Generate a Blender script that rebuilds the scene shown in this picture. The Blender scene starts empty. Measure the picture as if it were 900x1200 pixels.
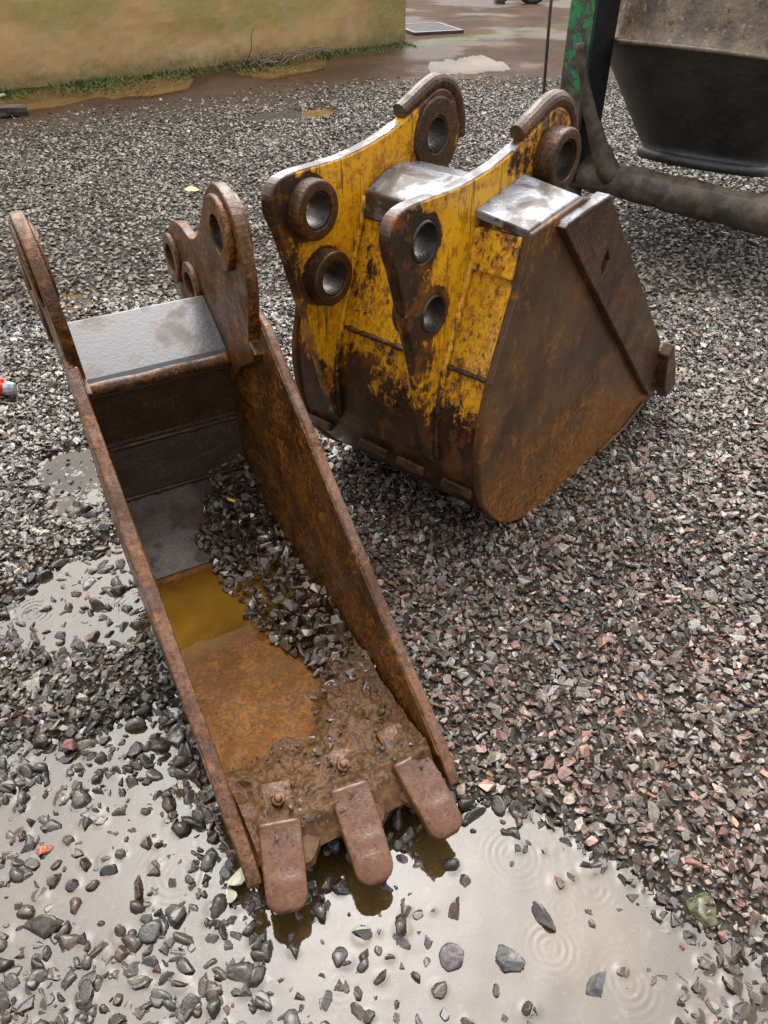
import bpy, bmesh, math, random
import numpy as np
from mathutils import Vector, Matrix, noise as mnoise

random.seed(7)
rng = np.random.default_rng(11)
sc = bpy.context.scene
COL = sc.collection

# ------------------------------------------------------------------ camera
cd = bpy.data.cameras.new('camera')
cam = bpy.data.objects.new('camera', cd)
COL.objects.link(cam)
cam.location = (0, 0, 1.58)
cam.rotation_euler = (math.radians(90 - 39), 0, 0)
cd.sensor_fit = 'VERTICAL'
cd.sensor_height = 24
cd.lens = 18
cd.clip_start = 0.05
cd.clip_end = 400
sc.camera = cam

# ------------------------------------------------------------------ sky, sun, exposure
SUN_EL, SUN_AZ = math.radians(62), math.radians(-4)     # azimuth from +Y towards +X
world = bpy.data.worlds.new('World')
sc.world = world
world.use_nodes = True
wn = world.node_tree
bg = wn.nodes['Background']
sky = wn.nodes.new('ShaderNodeTexSky')
sky.sky_type = 'NISHITA'
sky.sun_disc = False
sky.sun_elevation = SUN_EL
sky.sun_rotation = SUN_AZ
sky.air_density = 1.2
sky.dust_density = 6.0
sky.ozone_density = 1.0
hs = wn.nodes.new('ShaderNodeHueSaturation')
hs.inputs['Saturation'].default_value = 0.18
wn.links.new(sky.outputs[0], hs.inputs['Color'])
gm = wn.nodes.new('ShaderNodeGamma')            # thin cloud evens the sky out
gm.inputs['Gamma'].default_value = 0.72
wn.links.new(hs.outputs[0], gm.inputs['Color'])
ml = wn.nodes.new('ShaderNodeMix')
ml.data_type = 'RGBA'; ml.blend_type = 'MULTIPLY'
ml.inputs[0].default_value = 1.0
ml.inputs[7].default_value = (1.28, 1.29, 1.32, 1)
wn.links.new(gm.outputs[0], ml.inputs[6])
wn.links.new(ml.outputs[2], bg.inputs['Color'])
bg.inputs['Strength'].default_value = 0.15
sd = bpy.data.lights.new('sun', 'SUN')
sd.energy = 1.2
sd.angle = math.radians(60)
sd.color = (1.0, 0.96, 0.9)
sun = bpy.data.objects.new('sun', sd)
COL.objects.link(sun)
sdir = Vector((math.sin(SUN_AZ) * math.cos(SUN_EL), math.cos(SUN_AZ) * math.cos(SUN_EL), math.sin(SUN_EL)))
sun.rotation_euler = sdir.to_track_quat('Z', 'Y').to_euler()
sun.location = (2, 6, 8)
vs = sc.view_settings
vs.view_transform = 'Standard'
vs.look = 'None'
vs.exposure = 1.75
vs.gamma = 1
sc.cycles.use_denoising = True
sc.cycles.max_bounces = 5
sc.cycles.diffuse_bounces = 3
sc.cycles.glossy_bounces = 3
sc.cycles.transparent_max_bounces = 6

# ------------------------------------------------------------------ node helper
class NT:
    def __init__(s, name):
        s.m = bpy.data.materials.new(name)
        s.m.use_nodes = True
        s.t = s.m.node_tree
        s.b = s.t.nodes['Principled BSDF']
        s.out = s.t.nodes['Material Output']
        s._tc = None
    def n(s, ty, **kw):
        x = s.t.nodes.new(ty)
        for k, v in kw.items():
            setattr(x, k, v)
        return x
    def set(s, sock, v):
        if isinstance(v, bpy.types.NodeSocket):
            s.t.links.new(v, sock)
        elif v is not None:
            if sock.type == 'RGBA' and hasattr(v, '__len__') and len(v) == 3:
                v = (*v, 1)
            sock.default_value = v
    def obj(s):
        if s._tc is None:
            s._tc = s.n('ShaderNodeTexCoord')
        return s._tc.outputs['Object']
    def scale(s, vec, sc3):
        x = s.n('ShaderNodeMapping')
        s.set(x.inputs['Vector'], vec)
        x.inputs['Scale'].default_value = sc3
        return x.outputs[0]
    def noise(s, scale, detail=6, rough=.55, vec=None, dist=0.0):
        x = s.n('ShaderNodeTexNoise')
        s.set(x.inputs['Vector'], vec if vec is not None else s.obj())
        x.inputs['Scale'].default_value = scale
        x.inputs['Detail'].default_value = detail
        x.inputs['Roughness'].default_value = rough
        x.inputs['Distortion'].default_value = dist
        return x.outputs['Fac']
    def voro(s, scale, vec=None, feature='F1', out='Distance'):
        x = s.n('ShaderNodeTexVoronoi', feature=feature)
        s.set(x.inputs['Vector'], vec if vec is not None else s.obj())
        x.inputs['Scale'].default_value = scale
        return x.outputs[out]
    def math(s, op, a, b=None, c=None, clamp=False):
        x = s.n('ShaderNodeMath', operation=op, use_clamp=clamp)
        s.set(x.inputs[0], a)
        if b is not None: s.set(x.inputs[1], b)
        if c is not None: s.set(x.inputs[2], c)
        return x.outputs[0]
    def step(s, v, lo, hi, a=0.0, b=1.0):
        x = s.n('ShaderNodeMapRange', interpolation_type='SMOOTHSTEP')
        s.set(x.inputs['Value'], v)
        x.inputs['From Min'].default_value = lo
        x.inputs['From Max'].default_value = hi
        x.inputs['To Min'].default_value = a
        x.inputs['To Max'].default_value = b
        return x.outputs[0]
    def mix(s, f, a, b, blend='MIX'):
        x = s.n('ShaderNodeMix', data_type='RGBA', blend_type=blend)
        s.set(x.inputs[0], f)
        s.set(x.inputs[6], a)
        s.set(x.inputs[7], b)
        return x.outputs[2]
    def ramp(s, f, stops):
        x = s.n('ShaderNodeValToRGB')
        cr = x.color_ramp
        while len(cr.elements) < len(stops):
            cr.elements.new(0.5)
        for e, (p, c) in zip(cr.elements, stops):
            e.position = p
            e.color = (*c, 1) if len(c) == 3 else c
        s.set(x.inputs[0], f)
        return x.outputs[0]
    def xyz(s, vec=None):
        x = s.n('ShaderNodeSeparateXYZ')
        s.set(x.inputs[0], vec if vec is not None else s.obj())
        return x.outputs
    def dist2(s, c):
        """distance in the local xz plane to a point"""
        o = s.xyz()
        dx = s.math('SUBTRACT', o[0], c[0])
        dz = s.math('SUBTRACT', o[2], c[1])
        return s.math('SQRT', s.math('ADD', s.math('MULTIPLY', dx, dx), s.math('MULTIPLY', dz, dz)))
    def bump(s, h, strength=.4, dist=.01, prev=None):
        x = s.n('ShaderNodeBump')
        s.set(x.inputs['Height'], h)
        x.inputs['Strength'].default_value = strength
        x.inputs['Distance'].default_value = dist
        if prev is not None: s.set(x.inputs['Normal'], prev)
        return x.outputs[0]
    def done(s, color=None, rough=None, normal=None, metallic=None, spec=None, coat=None, coat_rough=None, coat_ior=None, coat_normal=None):
        b = s.b.inputs
        for k, v in (('Base Color', color), ('Roughness', rough), ('Normal', normal), ('Metallic', metallic),
                     ('Specular IOR Level', spec), ('Coat Weight', coat), ('Coat Roughness', coat_rough),
                     ('Coat IOR', coat_ior), ('Coat Normal', coat_normal)):
            if v is not None: s.set(b[k], v)
        return s.m

# ------------------------------------------------------------------ materials
def wet_rust(name, dark, mid, orange, orange_lo=.55, wet=.6, rlo=.22, rhi=.5, bump=.35, metal=0.0, grain=1.0):
    t = NT(name)
    big = t.noise(4.5, 5, .62, dist=.4)
    fine = t.noise(85, 5, .75)
    pits = t.noise(240, 2, .6)
    c = t.mix(t.step(t.math('ADD', t.math('MULTIPLY', big, .5), t.math('MULTIPLY', fine, .5)), .40, .60), dark, mid)
    om = t.math('MULTIPLY', t.step(t.noise(12, 7, .78, dist=.6), orange_lo - .05, orange_lo + .13), t.step(fine, .42, .58, 0, grain))
    c = t.mix(om, c, orange)
    c = t.mix(t.step(t.noise(150, 3, .7), .54, .66, 0, .7), c, tuple(x * .35 for x in dark))
    w = t.step(t.noise(11, 5, .65), .40, .56)
    r = t.math('ADD', t.math('MULTIPLY', t.math('SUBTRACT', 1.0, w), rhi - rlo), rlo)
    r = t.math('ADD', r, t.math('MULTIPLY', fine, .10))
    h = t.math('ADD', t.math('MULTIPLY', fine, .9), t.math('MULTIPLY', pits, .7))
    h = t.math('ADD', h, t.math('MULTIPLY', t.noise(14, 4, .6), 1.2))
    nb = t.bump(h, bump, .006)
    return t.done(c, r, nb, metal, .3, t.math('MULTIPLY', w, wet * .45), .08, 1.4, t.bump(h, bump * .6, .006))

M = {}
M['rustA'] = wet_rust('narrow_bucket_rust', (.034, .014, .004), (.100, .039, .008), (.24, .085, .010), .48, .8, .22, .45)
M['rustA_floor'] = wet_rust('bucket_floor_rust', (.065, .026, .003), (.105, .040, .004), (.165, .062, .006), .48, .12, .35, .5, .45)
M['rustA_floor'].node_tree.nodes['Principled BSDF'].inputs['Specular IOR Level'].default_value = .12
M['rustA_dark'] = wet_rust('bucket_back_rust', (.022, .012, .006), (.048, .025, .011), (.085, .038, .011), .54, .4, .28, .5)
M['tooth'] = wet_rust('tooth_rust', (.058, .024, .011), (.105, .043, .019), (.19, .075, .020), .58, 1.3, .16, .32, .16)
M['rim'] = wet_rust('worn_wet_rim', (.06, .026, .011), (.17, .080, .040), (.27, .10, .018), .56, 2.0, .14, .3, .14, .3)
M['rustB'] = wet_rust('wide_bucket_rust', (.028, .013, .006), (.078, .034, .011), (.18, .064, .011), .53, .8, .22, .45)
M['rustB_side'] = None
M['steel'] = wet_rust('worn_pin_bore', (.03, .024, .018), (.075, .062, .05), (.05, .02, .01), .6, .8, .18, .34, .25, .5)

def wet_plate(name, base, rust, wetmin=.42, metal=.5):
    t = NT(name)
    n1 = t.noise(10, 6, .6, dist=.5)
    n2 = t.noise(90, 4, .6)
    w = t.step(n1, wetmin - .08, wetmin + .08)
    c = t.mix(t.step(t.noise(16, 8, .7), .58, .68), base, rust)
    c = t.mix(w, rust, c)
    r = t.math('ADD', t.math('MULTIPLY', t.math('SUBTRACT', 1.0, w), .3), .13)
    r = t.math('ADD', r, t.math('MULTIPLY', n2, .14))
    nb = t.bump(t.math('ADD', n2, t.math('MULTIPLY', t.noise(300, 2), .6)), .16, .004)
    return t.done(c, r, nb, t.math('MULTIPLY', w, metal), .5, .3, .1, 1.4)
M['plateA'] = wet_plate('wet_grey_plate', (.055, .055, .057), (.045, .022, .010), .42, .2)
M['plateB'] = wet_plate('wet_top_plate', (.24, .25, .27), (.035, .017, .008), .50, .34)

H1, H2, H3 = (-.255, .972), (-.21, .787), (.257, 1.05)

def side_rust():
    t = NT('wide_bucket_side_rust')
    o = t.xyz()
    big = t.noise(3.2, 8, .62, dist=.3)
    fine = t.noise(60, 6, .68)
    scr = t.noise(30, 6, .6, vec=t.scale(t.obj(), (.5, 1, .12)))
    c = t.mix(t.step(big, .38, .62), (.046, .022, .008), (.108, .047, .014))
    low = t.step(t.math('ADD', o[2], t.math('MULTIPLY', t.math('SUBTRACT', t.noise(5, 5), .5), .5)), .42, .05)
    om = t.math('MULTIPLY', t.math('ADD', t.math('MULTIPLY', low, .9), t.step(t.noise(9, 8, .7), .50, .64)), t.step(fine, .38, .62), clamp=True)
    c = t.mix(om, c, (.27, .097, .011))
    c = t.mix(t.step(scr, .58, .66, 0, .45), c, (.12, .07, .04))
    c = t.mix(t.step(t.noise(140, 4, .7), .54, .64, 0, .75), c, (.014, .008, .005))
    r = t.math('ADD', .3, t.math('MULTIPLY', t.noise(12, 5), .3))
    nb = t.bump(t.math('ADD', fine, t.math('MULTIPLY', t.noise(16, 5), .9)), .3, .006)
    return t.done(c, r, nb, 0, .3, .15, .12)
M['rustB_side'] = side_rust()

def chipped_paint(name, cover, holes=False):
    """yellow paint worn to rust; cover(t) returns a 0..1 socket, how much paint is left"""
    t = NT(name)
    fine = t.noise(75, 5, .7)
    big = t.noise(5, 5, .6)
    rust = t.mix(t.step(big, .38, .62), (.020, .011, .006), (.060, .028, .012))
    rust = t.mix(t.math('MULTIPLY', t.step(t.noise(14, 6, .7), .50, .60), .8), rust, (.14, .046, .010))
    chip = t.noise(42, 9, .8, dist=.6)
    patch = t.noise(6, 5, .65, dist=.4)
    scr = t.noise(22, 7, .75, vec=t.scale(t.obj(), (1.6, 1.6, .6)))
    pn = t.math('ADD', t.math('ADD', t.math('MULTIPLY', chip, .42), t.math('MULTIPLY', scr, .36)), t.math('MULTIPLY', patch, .22))
    thr = t.math('SUBTRACT', .66, t.math('MULTIPLY', cover(t), .275))
    mask = t.step(t.math('SUBTRACT', pn, thr), -.022, .026)
    yel = t.mix(t.noise(9, 5), (.60, .27, .004), (.72, .37, .008))
    yel = t.mix(t.step(t.noise(38, 7, .75), .44, .64, 0, .9), yel, (.30, .115, .008))
    rot = t.n('ShaderNodeMapping'); t.set(rot.inputs['Vector'], t.obj())
    rot.inputs['Rotation'].default_value = (.5, .9, .3); rot.inputs['Scale'].default_value = (3.5, 3.5, .16)
    yel = t.mix(t.step(t.noise(30, 4, .6, vec=rot.outputs[0]), .60, .66, 0, .8), yel, (.07, .03, .010))
    yel = t.mix(t.step(t.noise(34, 4, .6, vec=t.scale(t.obj(), (3.0, 3.0, .12))), .61, .67, 0, .8), yel, (.05, .024, .010))
    yel = t.mix(t.step(t.math('SUBTRACT', pn, thr), .06, .0, 0, .55), yel, (.34, .10, .008))
    c = t.mix(mask, rust, yel)
    c = t.mix(t.step(t.noise(90, 4, .7), .60, .68, 0, .7), c, (.022, .012, .006))
    r = t.math('ADD', .25, t.math('MULTIPLY', t.noise(25, 4), .25))
    h = t.math('ADD', t.math('MULTIPLY', mask, .6), t.math('ADD', t.math('MULTIPLY', fine, .6), t.math('MULTIPLY', t.noise(15, 4), .7)))
    return t.done(c, r, t.bump(h, .35, .005), 0, .35, .2, .12)

def cover_shell(t):
    z = t.xyz()[2]
    n = t.math('MULTIPLY', t.math('SUBTRACT', t.noise(4, 5), .5), .35)
    zz = t.math('ADD', z, n)
    return t.math('MULTIPLY', t.step(zz, .33, .66, .05, .78), t.step(zz, .90, 1.0, 1, .5))
M['paint_shell'] = chipped_paint('worn_yellow_shell', cover_shell)

def cover_ear(t):
    o = t.xyz()
    a = t.step(t.math('ADD', o[0], t.math('MULTIPLY', t.math('SUBTRACT', t.noise(6, 4), .5), .22)), -.36, -.20, .38, .97)
    a = t.math('MULTIPLY', a, t.step(o[0], .08, .26, 1, .45))
    for c_ in (H1, H2, H3):
        a = t.math('MULTIPLY', a, t.step(t.dist2(c_), .072, .09, .25, 1))
    return t.math('MULTIPLY', a, t.step(o[2], .38, .60, .4, 1))
M['paint_ear'] = chipped_paint('worn_yellow_ear', cover_ear)
def cover_near(t):
    o = t.xyz()
    a = t.step(t.math('ADD', o[0], t.math('MULTIPLY', t.math('SUBTRACT', t.noise(6, 4), .5), .12)), -.36, -.12, .32, .97)
    a = t.math('MULTIPLY', a, t.step(o[0], .0, .12, 1, .55))
    for c_ in (H1, H2):
        a = t.math('MULTIPLY', a, t.step(t.dist2(c_), .050, .075, .25, 1))
    return t.math('MULTIPLY', a, t.step(o[2], .40, .62, .45, 1))
M['paint_ear_near'] = chipped_paint('worn_yellow_ear_outer', cover_near)

def mud_mat(name, c1, c2, rough=.25, scale=30, b=.5):
    t = NT(name)
    n1 = t.noise(scale, 8, .6)
    c = t.mix(t.step(n1, .35, .65), c1, c2)
    nb = t.bump(t.noise(scale * .8, 9, .72), b, .008)
    return t.done(c, t.math('ADD', rough, t.math('MULTIPLY', n1, .2)), nb, 0, .4, .3, .10, 1.4)
M['mud'] = mud_mat('wet_brown_mud', (.045, .020, .006), (.090, .040, .011), .42, 60, .3)
M['mud'].node_tree.nodes['Principled BSDF'].inputs['Coat Weight'].default_value = .08
M['mud'].node_tree.nodes['Principled BSDF'].inputs['Specular IOR Level'].default_value = .2
M['crust'] = mud_mat('dried_concrete_crust', (.026, .020, .014), (.085, .063, .040), .6, 14, .9)
M['crust'].node_tree.nodes['Principled BSDF'].inputs['Coat Weight'].default_value = .1
M['wood'] = mud_mat('dark_wet_wood', (.03, .022, .016), (.06, .045, .035), .35, 40)
M['twig'] = mud_mat('twig_bark', (.10, .07, .04), (.2, .15, .09), .6, 60)
M['black_rubber'] = mud_mat('black_rubber', (.015, .015, .016), (.03, .03, .03), .5, 30)
M['grate'] = mud_mat('rusty_grate', (.03, .02, .015), (.06, .04, .03), .5, 30)

def simple(name, col, rough=.5, metal=0, coat=0):
    t = NT(name)
    n1 = t.noise(30, 5)
    c = t.mix(t.step(n1, .3, .7), tuple(x * .75 for x in col), tuple(min(1, x * 1.15) for x in col))
    return t.done(c, rough, t.bump(n1, .15, .004), metal, .5, coat, .1)
M['red'] = simple('red_plastic', (.62, .03, .015), .4, 0, .4)
M['leaf_yellow'] = simple('yellow_leaf', (.55, .42, .10), .5)
M['leaf_green'] = simple('green_leaf', (.35, .55, .06), .45)
M['white_lump'] = simple('white_lime_lump', (.50, .47, .34), .7)
M['chrome'] = simple('wheel_rim_metal', (.55, .56, .58), .25, .9)
M['grass'] = simple('wall_foot_grass', (.085, .105, .02), .6)
M['moss'] = simple('moss', (.13, .19, .03), .8)

def green_post():
    t = NT('green_painted_steel')
    z = t.xyz()[2]
    pn = t.math('ADD', t.noise(16, 9, .75), t.math('MULTIPLY', t.step(z, .45, 1.25), .12))
    m = t.step(pn, .57, .62)
    crust = t.mix(t.step(t.noise(30, 7), .35, .65), (.028, .024, .019), (.075, .062, .045))
    grn = t.mix(t.noise(20, 4), (.010, .12, .028), (.02, .26, .065))
    c = t.mix(m, crust, grn)
    nb = t.bump(t.math('ADD', t.noise(40, 7, .65), t.math('MULTIPLY', m, -.5)), .6, .01)
    return t.done(c, .5, nb, 0, .5, .2, .2)
M['green'] = green_post()
M['dark_steel'] = wet_rust('dark_crusted_steel', (.012, .013, .014), (.022, .022, .022), (.05, .04, .03), .6, .3, .4, .6)

def drum_mat(name, upper):
    t = NT(name)
    n1 = t.noise(7, 9, .66)
    if upper:
        c = t.mix(t.step(n1, .36, .64), (.06, .038, .020), (.165, .108, .056))
        c = t.mix(t.step(t.noise(12, 8, .7), .56, .64), c, (.035, .017, .009))
        c = t.mix(t.step(t.noise(26, 8, .7), .57, .64), c, (.22, .19, .14))
        b_ = .75
    else:
        c = t.mix(t.step(n1, .36, .64), (.012, .010, .009), (.026, .022, .018))
        c = t.mix(t.step(t.noise(26, 8, .7), .62, .7), c, (.035, .03, .025))
        b_ = .5
    h = t.math('ADD', t.noise(28, 8, .65), t.math('MULTIPLY', t.noise(8, 5), .9))
    return t.done(c, .5, t.bump(h, b_, .015), 0, .5, .25, .25)
M['drum_upper'] = drum_mat('drum_crusted_tan', True)
M['drum_lower'] = drum_mat('drum_dark_steel', False)

def wall_mat():
    t = NT('stained_concrete')
    o = t.xyz()
    n1 = t.noise(1.6, 8, .6)
    n2 = t.noise(9, 8, .65)
    c = t.mix(t.step(n1, .36, .64), (.40, .235, .09), (.47, .29, .12))
    c = t.mix(t.step(t.noise(3.1, 7, .6), .52, .68, 0, .7), c, (.40, .31, .20))
    # algae band some way up the wall, growth with a shape of its own
    zz = t.math('ADD', o[2], t.math('MULTIPLY', t.math('SUBTRACT', t.noise(1.1, 5), .5), .9))
    alg = t.math('MULTIPLY', t.step(zz, .25, .5), t.step(zz, .95, .65))
    alg = t.math('MULTIPLY', alg, t.step(t.noise(1.3, 6, .6), .36, .52))
    c = t.mix(t.math('MULTIPLY', alg, .6), c, (.21, .215, .035))
    endg = t.step(t.math('ADD', o[0], t.math('MULTIPLY', t.math('SUBTRACT', n2, .5), .7)), -.95, -.25)
    c = t.mix(t.math('MULTIPLY', endg, .65), c, (.11, .125, .03))
    c = t.mix(t.step(t.noise(30, 7, .7), .60, .70, 0, .5), c, (.07, .05, .03))
    foot = t.step(t.math('ADD', o[2], t.math('MULTIPLY', t.math('SUBTRACT', n2, .5), .35)), .24, .0)
    c = t.mix(t.math('MULTIPLY', foot, .75), c, (.06, .07, .015))
    c = t.mix(t.step(t.noise(60, 6, .75), .42, .62, 0, .45), c, (.45, .31, .16))
    c = t.mix(t.step(t.voro(9), .06, .03, 0, .7), c, (.06, .045, .03))
    h = t.math('ADD', t.math('MULTIPLY', n2, .2), t.noise(60, 7, .7))
    return t.done(c, .75, t.bump(h, .35, .008), 0, .3)
M['wall'] = wall_mat()

def ground_mat():
    t = NT('wet_ground')
    o = t.xyz()
    wob = t.math('MULTIPLY', t.math('SUBTRACT', t.noise(.5, 4), .5), 3.0)
    far = t.step(t.math('ADD', t.math('SUBTRACT', o[1], t.math('MULTIPLY', o[0], .35)), wob), 7.9, 9.5)
    grav = t.mix(t.voro(45, out='Color'), (.03, .026, .022), (.065, .056, .048))
    grav = t.mix(t.step(t.noise(40, 5), .4, .6), grav, (.026, .021, .016))
    dirt = t.mix(t.step(t.noise(.9, 8, .6), .35, .65), (.034, .018, .009), (.060, .033, .017))
    dirt = t.mix(t.step(t.noise(6, 7, .65), .55, .7, 0, .6), dirt, (.07, .042, .023))
    c = t.mix(far, grav, dirt)
    dw = t.math('ADD', t.math('MULTIPLY', t.math('ADD', o[0], 3.86), .597), t.math('MULTIPLY', t.math('SUBTRACT', o[1], 8.66), -.802))
    ms = t.math('MULTIPLY', t.step(t.math('ADD', dw, t.math('MULTIPLY', t.math('SUBTRACT', t.noise(2.2, 6, .65), .5), 1.2)), .55, .05), t.math('MULTIPLY', t.step(dw, -.12, -.02), t.step(t.noise(14, 6, .7), .40, .56)))
    c = t.mix(t.math('MULTIPLY', ms, .85), c, (.055, .070, .012))
    pool = t.step(t.noise(.7, 4, .5), .46, .58)
    r = t.math('SUBTRACT', .75, t.math('MULTIPLY', t.math('MULTIPLY', pool, far), .30))
    h = t.math('ADD', t.math('MULTIPLY', t.voro(45), .8), t.noise(60, 5))
    nb = t.bump(t.math('MULTIPLY', h, t.math('SUBTRACT', 1.1, t.math('MULTIPLY', pool, far))), .7, .012)
    return t.done(c, r, nb, 0, .06)
M['ground'] = ground_mat()

def water_mat(name, c1, c2, murk=110., wave=.1, wscale=30, ior=1.5):
    """muddy water: silt hides the bottom the more the deeper it is; the surface mirrors the sky"""
    t = NT(name)
    n1 = t.noise(3.5, 5, .55, dist=.6)
    c = t.mix(t.step(n1, .35, .65), c1, c2)
    nb = t.bump(t.math('ADD', t.noise(wscale, 3, .5), t.math('MULTIPLY', t.noise(wscale * 3, 2), .25)), wave, .006)
    dep = t.n('ShaderNodeAttribute', attribute_name='depth').outputs['Fac']
    op = t.math('SUBTRACT', 1.0, t.math('EXPONENT', t.math('MULTIPLY', dep, -murk)), clamp=True)
    df = t.n('ShaderNodeBsdfDiffuse'); t.set(df.inputs['Color'], c)
    tr = t.n('ShaderNodeBsdfTransparent'); tr.inputs[0].default_value = (.90, .78, .58, 1)
    gl = t.n('ShaderNodeBsdfGlossy'); gl.inputs['Roughness'].default_value = .02; t.set(gl.inputs['Normal'], nb)
    fr = t.n('ShaderNodeFresnel'); fr.inputs['IOR'].default_value = ior; t.set(fr.inputs['Normal'], nb)
    m1 = t.n('ShaderNodeMixShader'); t.set(m1.inputs[0], op)
    t.t.links.new(tr.outputs[0], m1.inputs[1]); t.t.links.new(df.outputs[0], m1.inputs[2])
    m2 = t.n('ShaderNodeMixShader'); t.set(m2.inputs[0], fr.outputs[0])
    t.t.links.new(m1.outputs[0], m2.inputs[1]); t.t.links.new(gl.outputs[0], m2.inputs[2])
    t.t.links.new(m2.outputs[0], t.out.inputs['Surface'])
    return t.m
M['puddle'] = water_mat('muddy_puddle_water', (.062, .034, .009), (.120, .074, .027), 24., .05, 26, 1.58)
M['puddle_far'] = water_mat('muddy_far_water', (.11, .066, .022), (.15, .092, .034), 120., .6, 12, 1.12)
M['bucket_water'] = water_mat('yellow_brown_bucket_water', (.13, .064, .008), (.19, .098, .014), 150., .05, 20, 1.1)

def stone_mat(name, dark=1.0, attr=True):
    t = NT(name)
    if attr:
        a = t.n('ShaderNodeAttribute', attribute_type='INSTANCER', attribute_name='scol')
        base = a.outputs['Color']
    else:
        base = (.1 * dark, .085 * dark, .075 * dark)
    n1 = t.noise(3.2, 6, .65)
    c = t.mix(t.step(n1, .3, .7), (.62, .62, .62), (1.25, 1.22, 1.18))
    c = t.mix(1.0, base, c, 'MULTIPLY')
    r = t.step(t.noise(2.5, 4), .3, .7, .16, .42)
    nb = t.bump(t.math('ADD', t.noise(7, 5, .6), t.math('MULTIPLY', t.noise(25, 3), .3)), .35, .12)
    return t.done(c, r, nb, 0, .5, .8, .06, 1.5)
M['stone'] = stone_mat('wet_crushed_stone')
M['stone_far'] = stone_mat('wet_crushed_stone_far')
fb = M['stone_far'].node_tree.nodes['Principled BSDF'].inputs
fb['Coat Weight'].default_value = .25
fb['Specular IOR Level'].default_value = .35

def lone_stone(name, col):
    t = NT(name)
    n1 = t.noise(60, 7, .65)
    c = t.mix(t.step(n1, .35, .65), tuple(x * .6 for x in col), tuple(x * 1.25 for x in col))
    return t.done(c, t.step(n1, .3, .7, .16, .4), t.bump(n1, .4, .004), 0, .4, .35, .1, 1.4)

# ------------------------------------------------------------------ mesh helpers
def link_mesh(name, bm, mat, parent=None, smooth=False, bevel=0, angle=40, seg=2):
    me = bpy.data.meshes.new(name)
    bmesh.ops.recalc_face_normals(bm, faces=bm.faces)
    bm.to_mesh(me)
    bm.free()
    if mat is not None:
        me.materials.append(mat)
    o = bpy.data.objects.new(name, me)
    COL.objects.link(o)
    if parent is not None:
        o.parent = parent
    if smooth:
        for p in me.polygons: p.use_smooth = True
    if bevel:
        b = o.modifiers.new('bevel', 'BEVEL')
        b.width = bevel
        b.segments = seg
        b.limit_method = 'ANGLE'
        b.angle_limit = math.radians(angle)
    return o

def tag(o, label=None, cat=None, group=None, kind=None):
    for k, v in (('label', label), ('category', cat), ('group', group), ('kind', kind)):
        if v: o[k] = v
    return o

def empty(name, loc, rz=0):
    o = bpy.data.objects.new(name, None)
    COL.objects.link(o)
    o.location = loc
    o.rotation_euler = (0, 0, rz)
    o.empty_display_size = .1
    return o

def plate(outline, lo, hi, axis='y', holes=(), bm=None, nseg=28):
    """solid plate: outline in (u,z), thickness lo..hi along axis ('y': u is x; 'x': u is y)"""
    bm = bm or bmesh.new()
    def V(u, z): return bm.verts.new((u, lo, z) if axis == 'y' else (lo, u, z))
    edges = []
    loops = [outline] + [[(c[0] + r * math.cos(2 * math.pi * k / nseg), c[1] + r * math.sin(2 * math.pi * k / nseg))
                          for k in range(nseg)] for c, r in holes]
    for lp in loops:
        vs_ = [V(*p) for p in lp]
        edges += [bm.edges.new((vs_[i], vs_[(i + 1) % len(vs_)])) for i in range(len(vs_))]
    if holes:
        r = bmesh.ops.triangle_fill(bm, use_beauty=True, use_dissolve=False, edges=edges)
        faces = [g for g in r['geom'] if isinstance(g, bmesh.types.BMFace)]
    else:
        faces = [bm.faces.new([e.verts[0] if False else v for v in vs_])]
    r = bmesh.ops.extrude_face_region(bm, geom=faces)
    d = Vector((0, hi - lo, 0)) if axis == 'y' else Vector((hi - lo, 0, 0))
    bmesh.ops.translate(bm, verts=[g for g in r['geom'] if isinstance(g, bmesh.types.BMVert)], vec=d)
    return bm

def smooth_curve(pts, n=6):
    """Catmull-Rom through open points"""
    P = [np.array(p, float) for p in pts]
    P = [2 * P[0] - P[1]] + P + [2 * P[-1] - P[-2]]
    out = []
    for i in range(1, len(P) - 2):
        for k in range(n):
            t = k / n
            out.append(tuple(.5 * ((2 * P[i]) + (-P[i-1] + P[i+1]) * t + (2*P[i-1] - 5*P[i] + 4*P[i+1] - P[i+2]) * t*t
                                   + (-P[i-1] + 3*P[i] - 3*P[i+1] + P[i+2]) * t**3)))
    out.append(tuple(P[-2]))
    return out

def ring(c, ro, ri, lo, hi, axis='y', n=36, chamfer=.004):
    """thick ring (boss) whose axis is the plate's thickness direction"""
    bm = bmesh.new()
    prof = [(ri, lo), (ri, hi), (ro - chamfer, hi), (ro, hi - chamfer), (ro, lo + chamfer), (ro - chamfer, lo)]
    rows = []
    for k in range(n):
        a = 2 * math.pi * k / n
        row = []
        for r, d in prof:
            u, z = c[0] + r * math.cos(a), c[1] + r * math.sin(a)
            row.append(bm.verts.new((u, d, z) if axis == 'y' else (d, u, z)))
        rows.append(row)
    for k in range(n):
        A, B = rows[k], rows[(k + 1) % n]
        for j in range(len(prof)):
            bm.faces.new((A[j], A[(j + 1) % len(prof)], B[(j + 1) % len(prof)], B[j]))
    return bm

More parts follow.
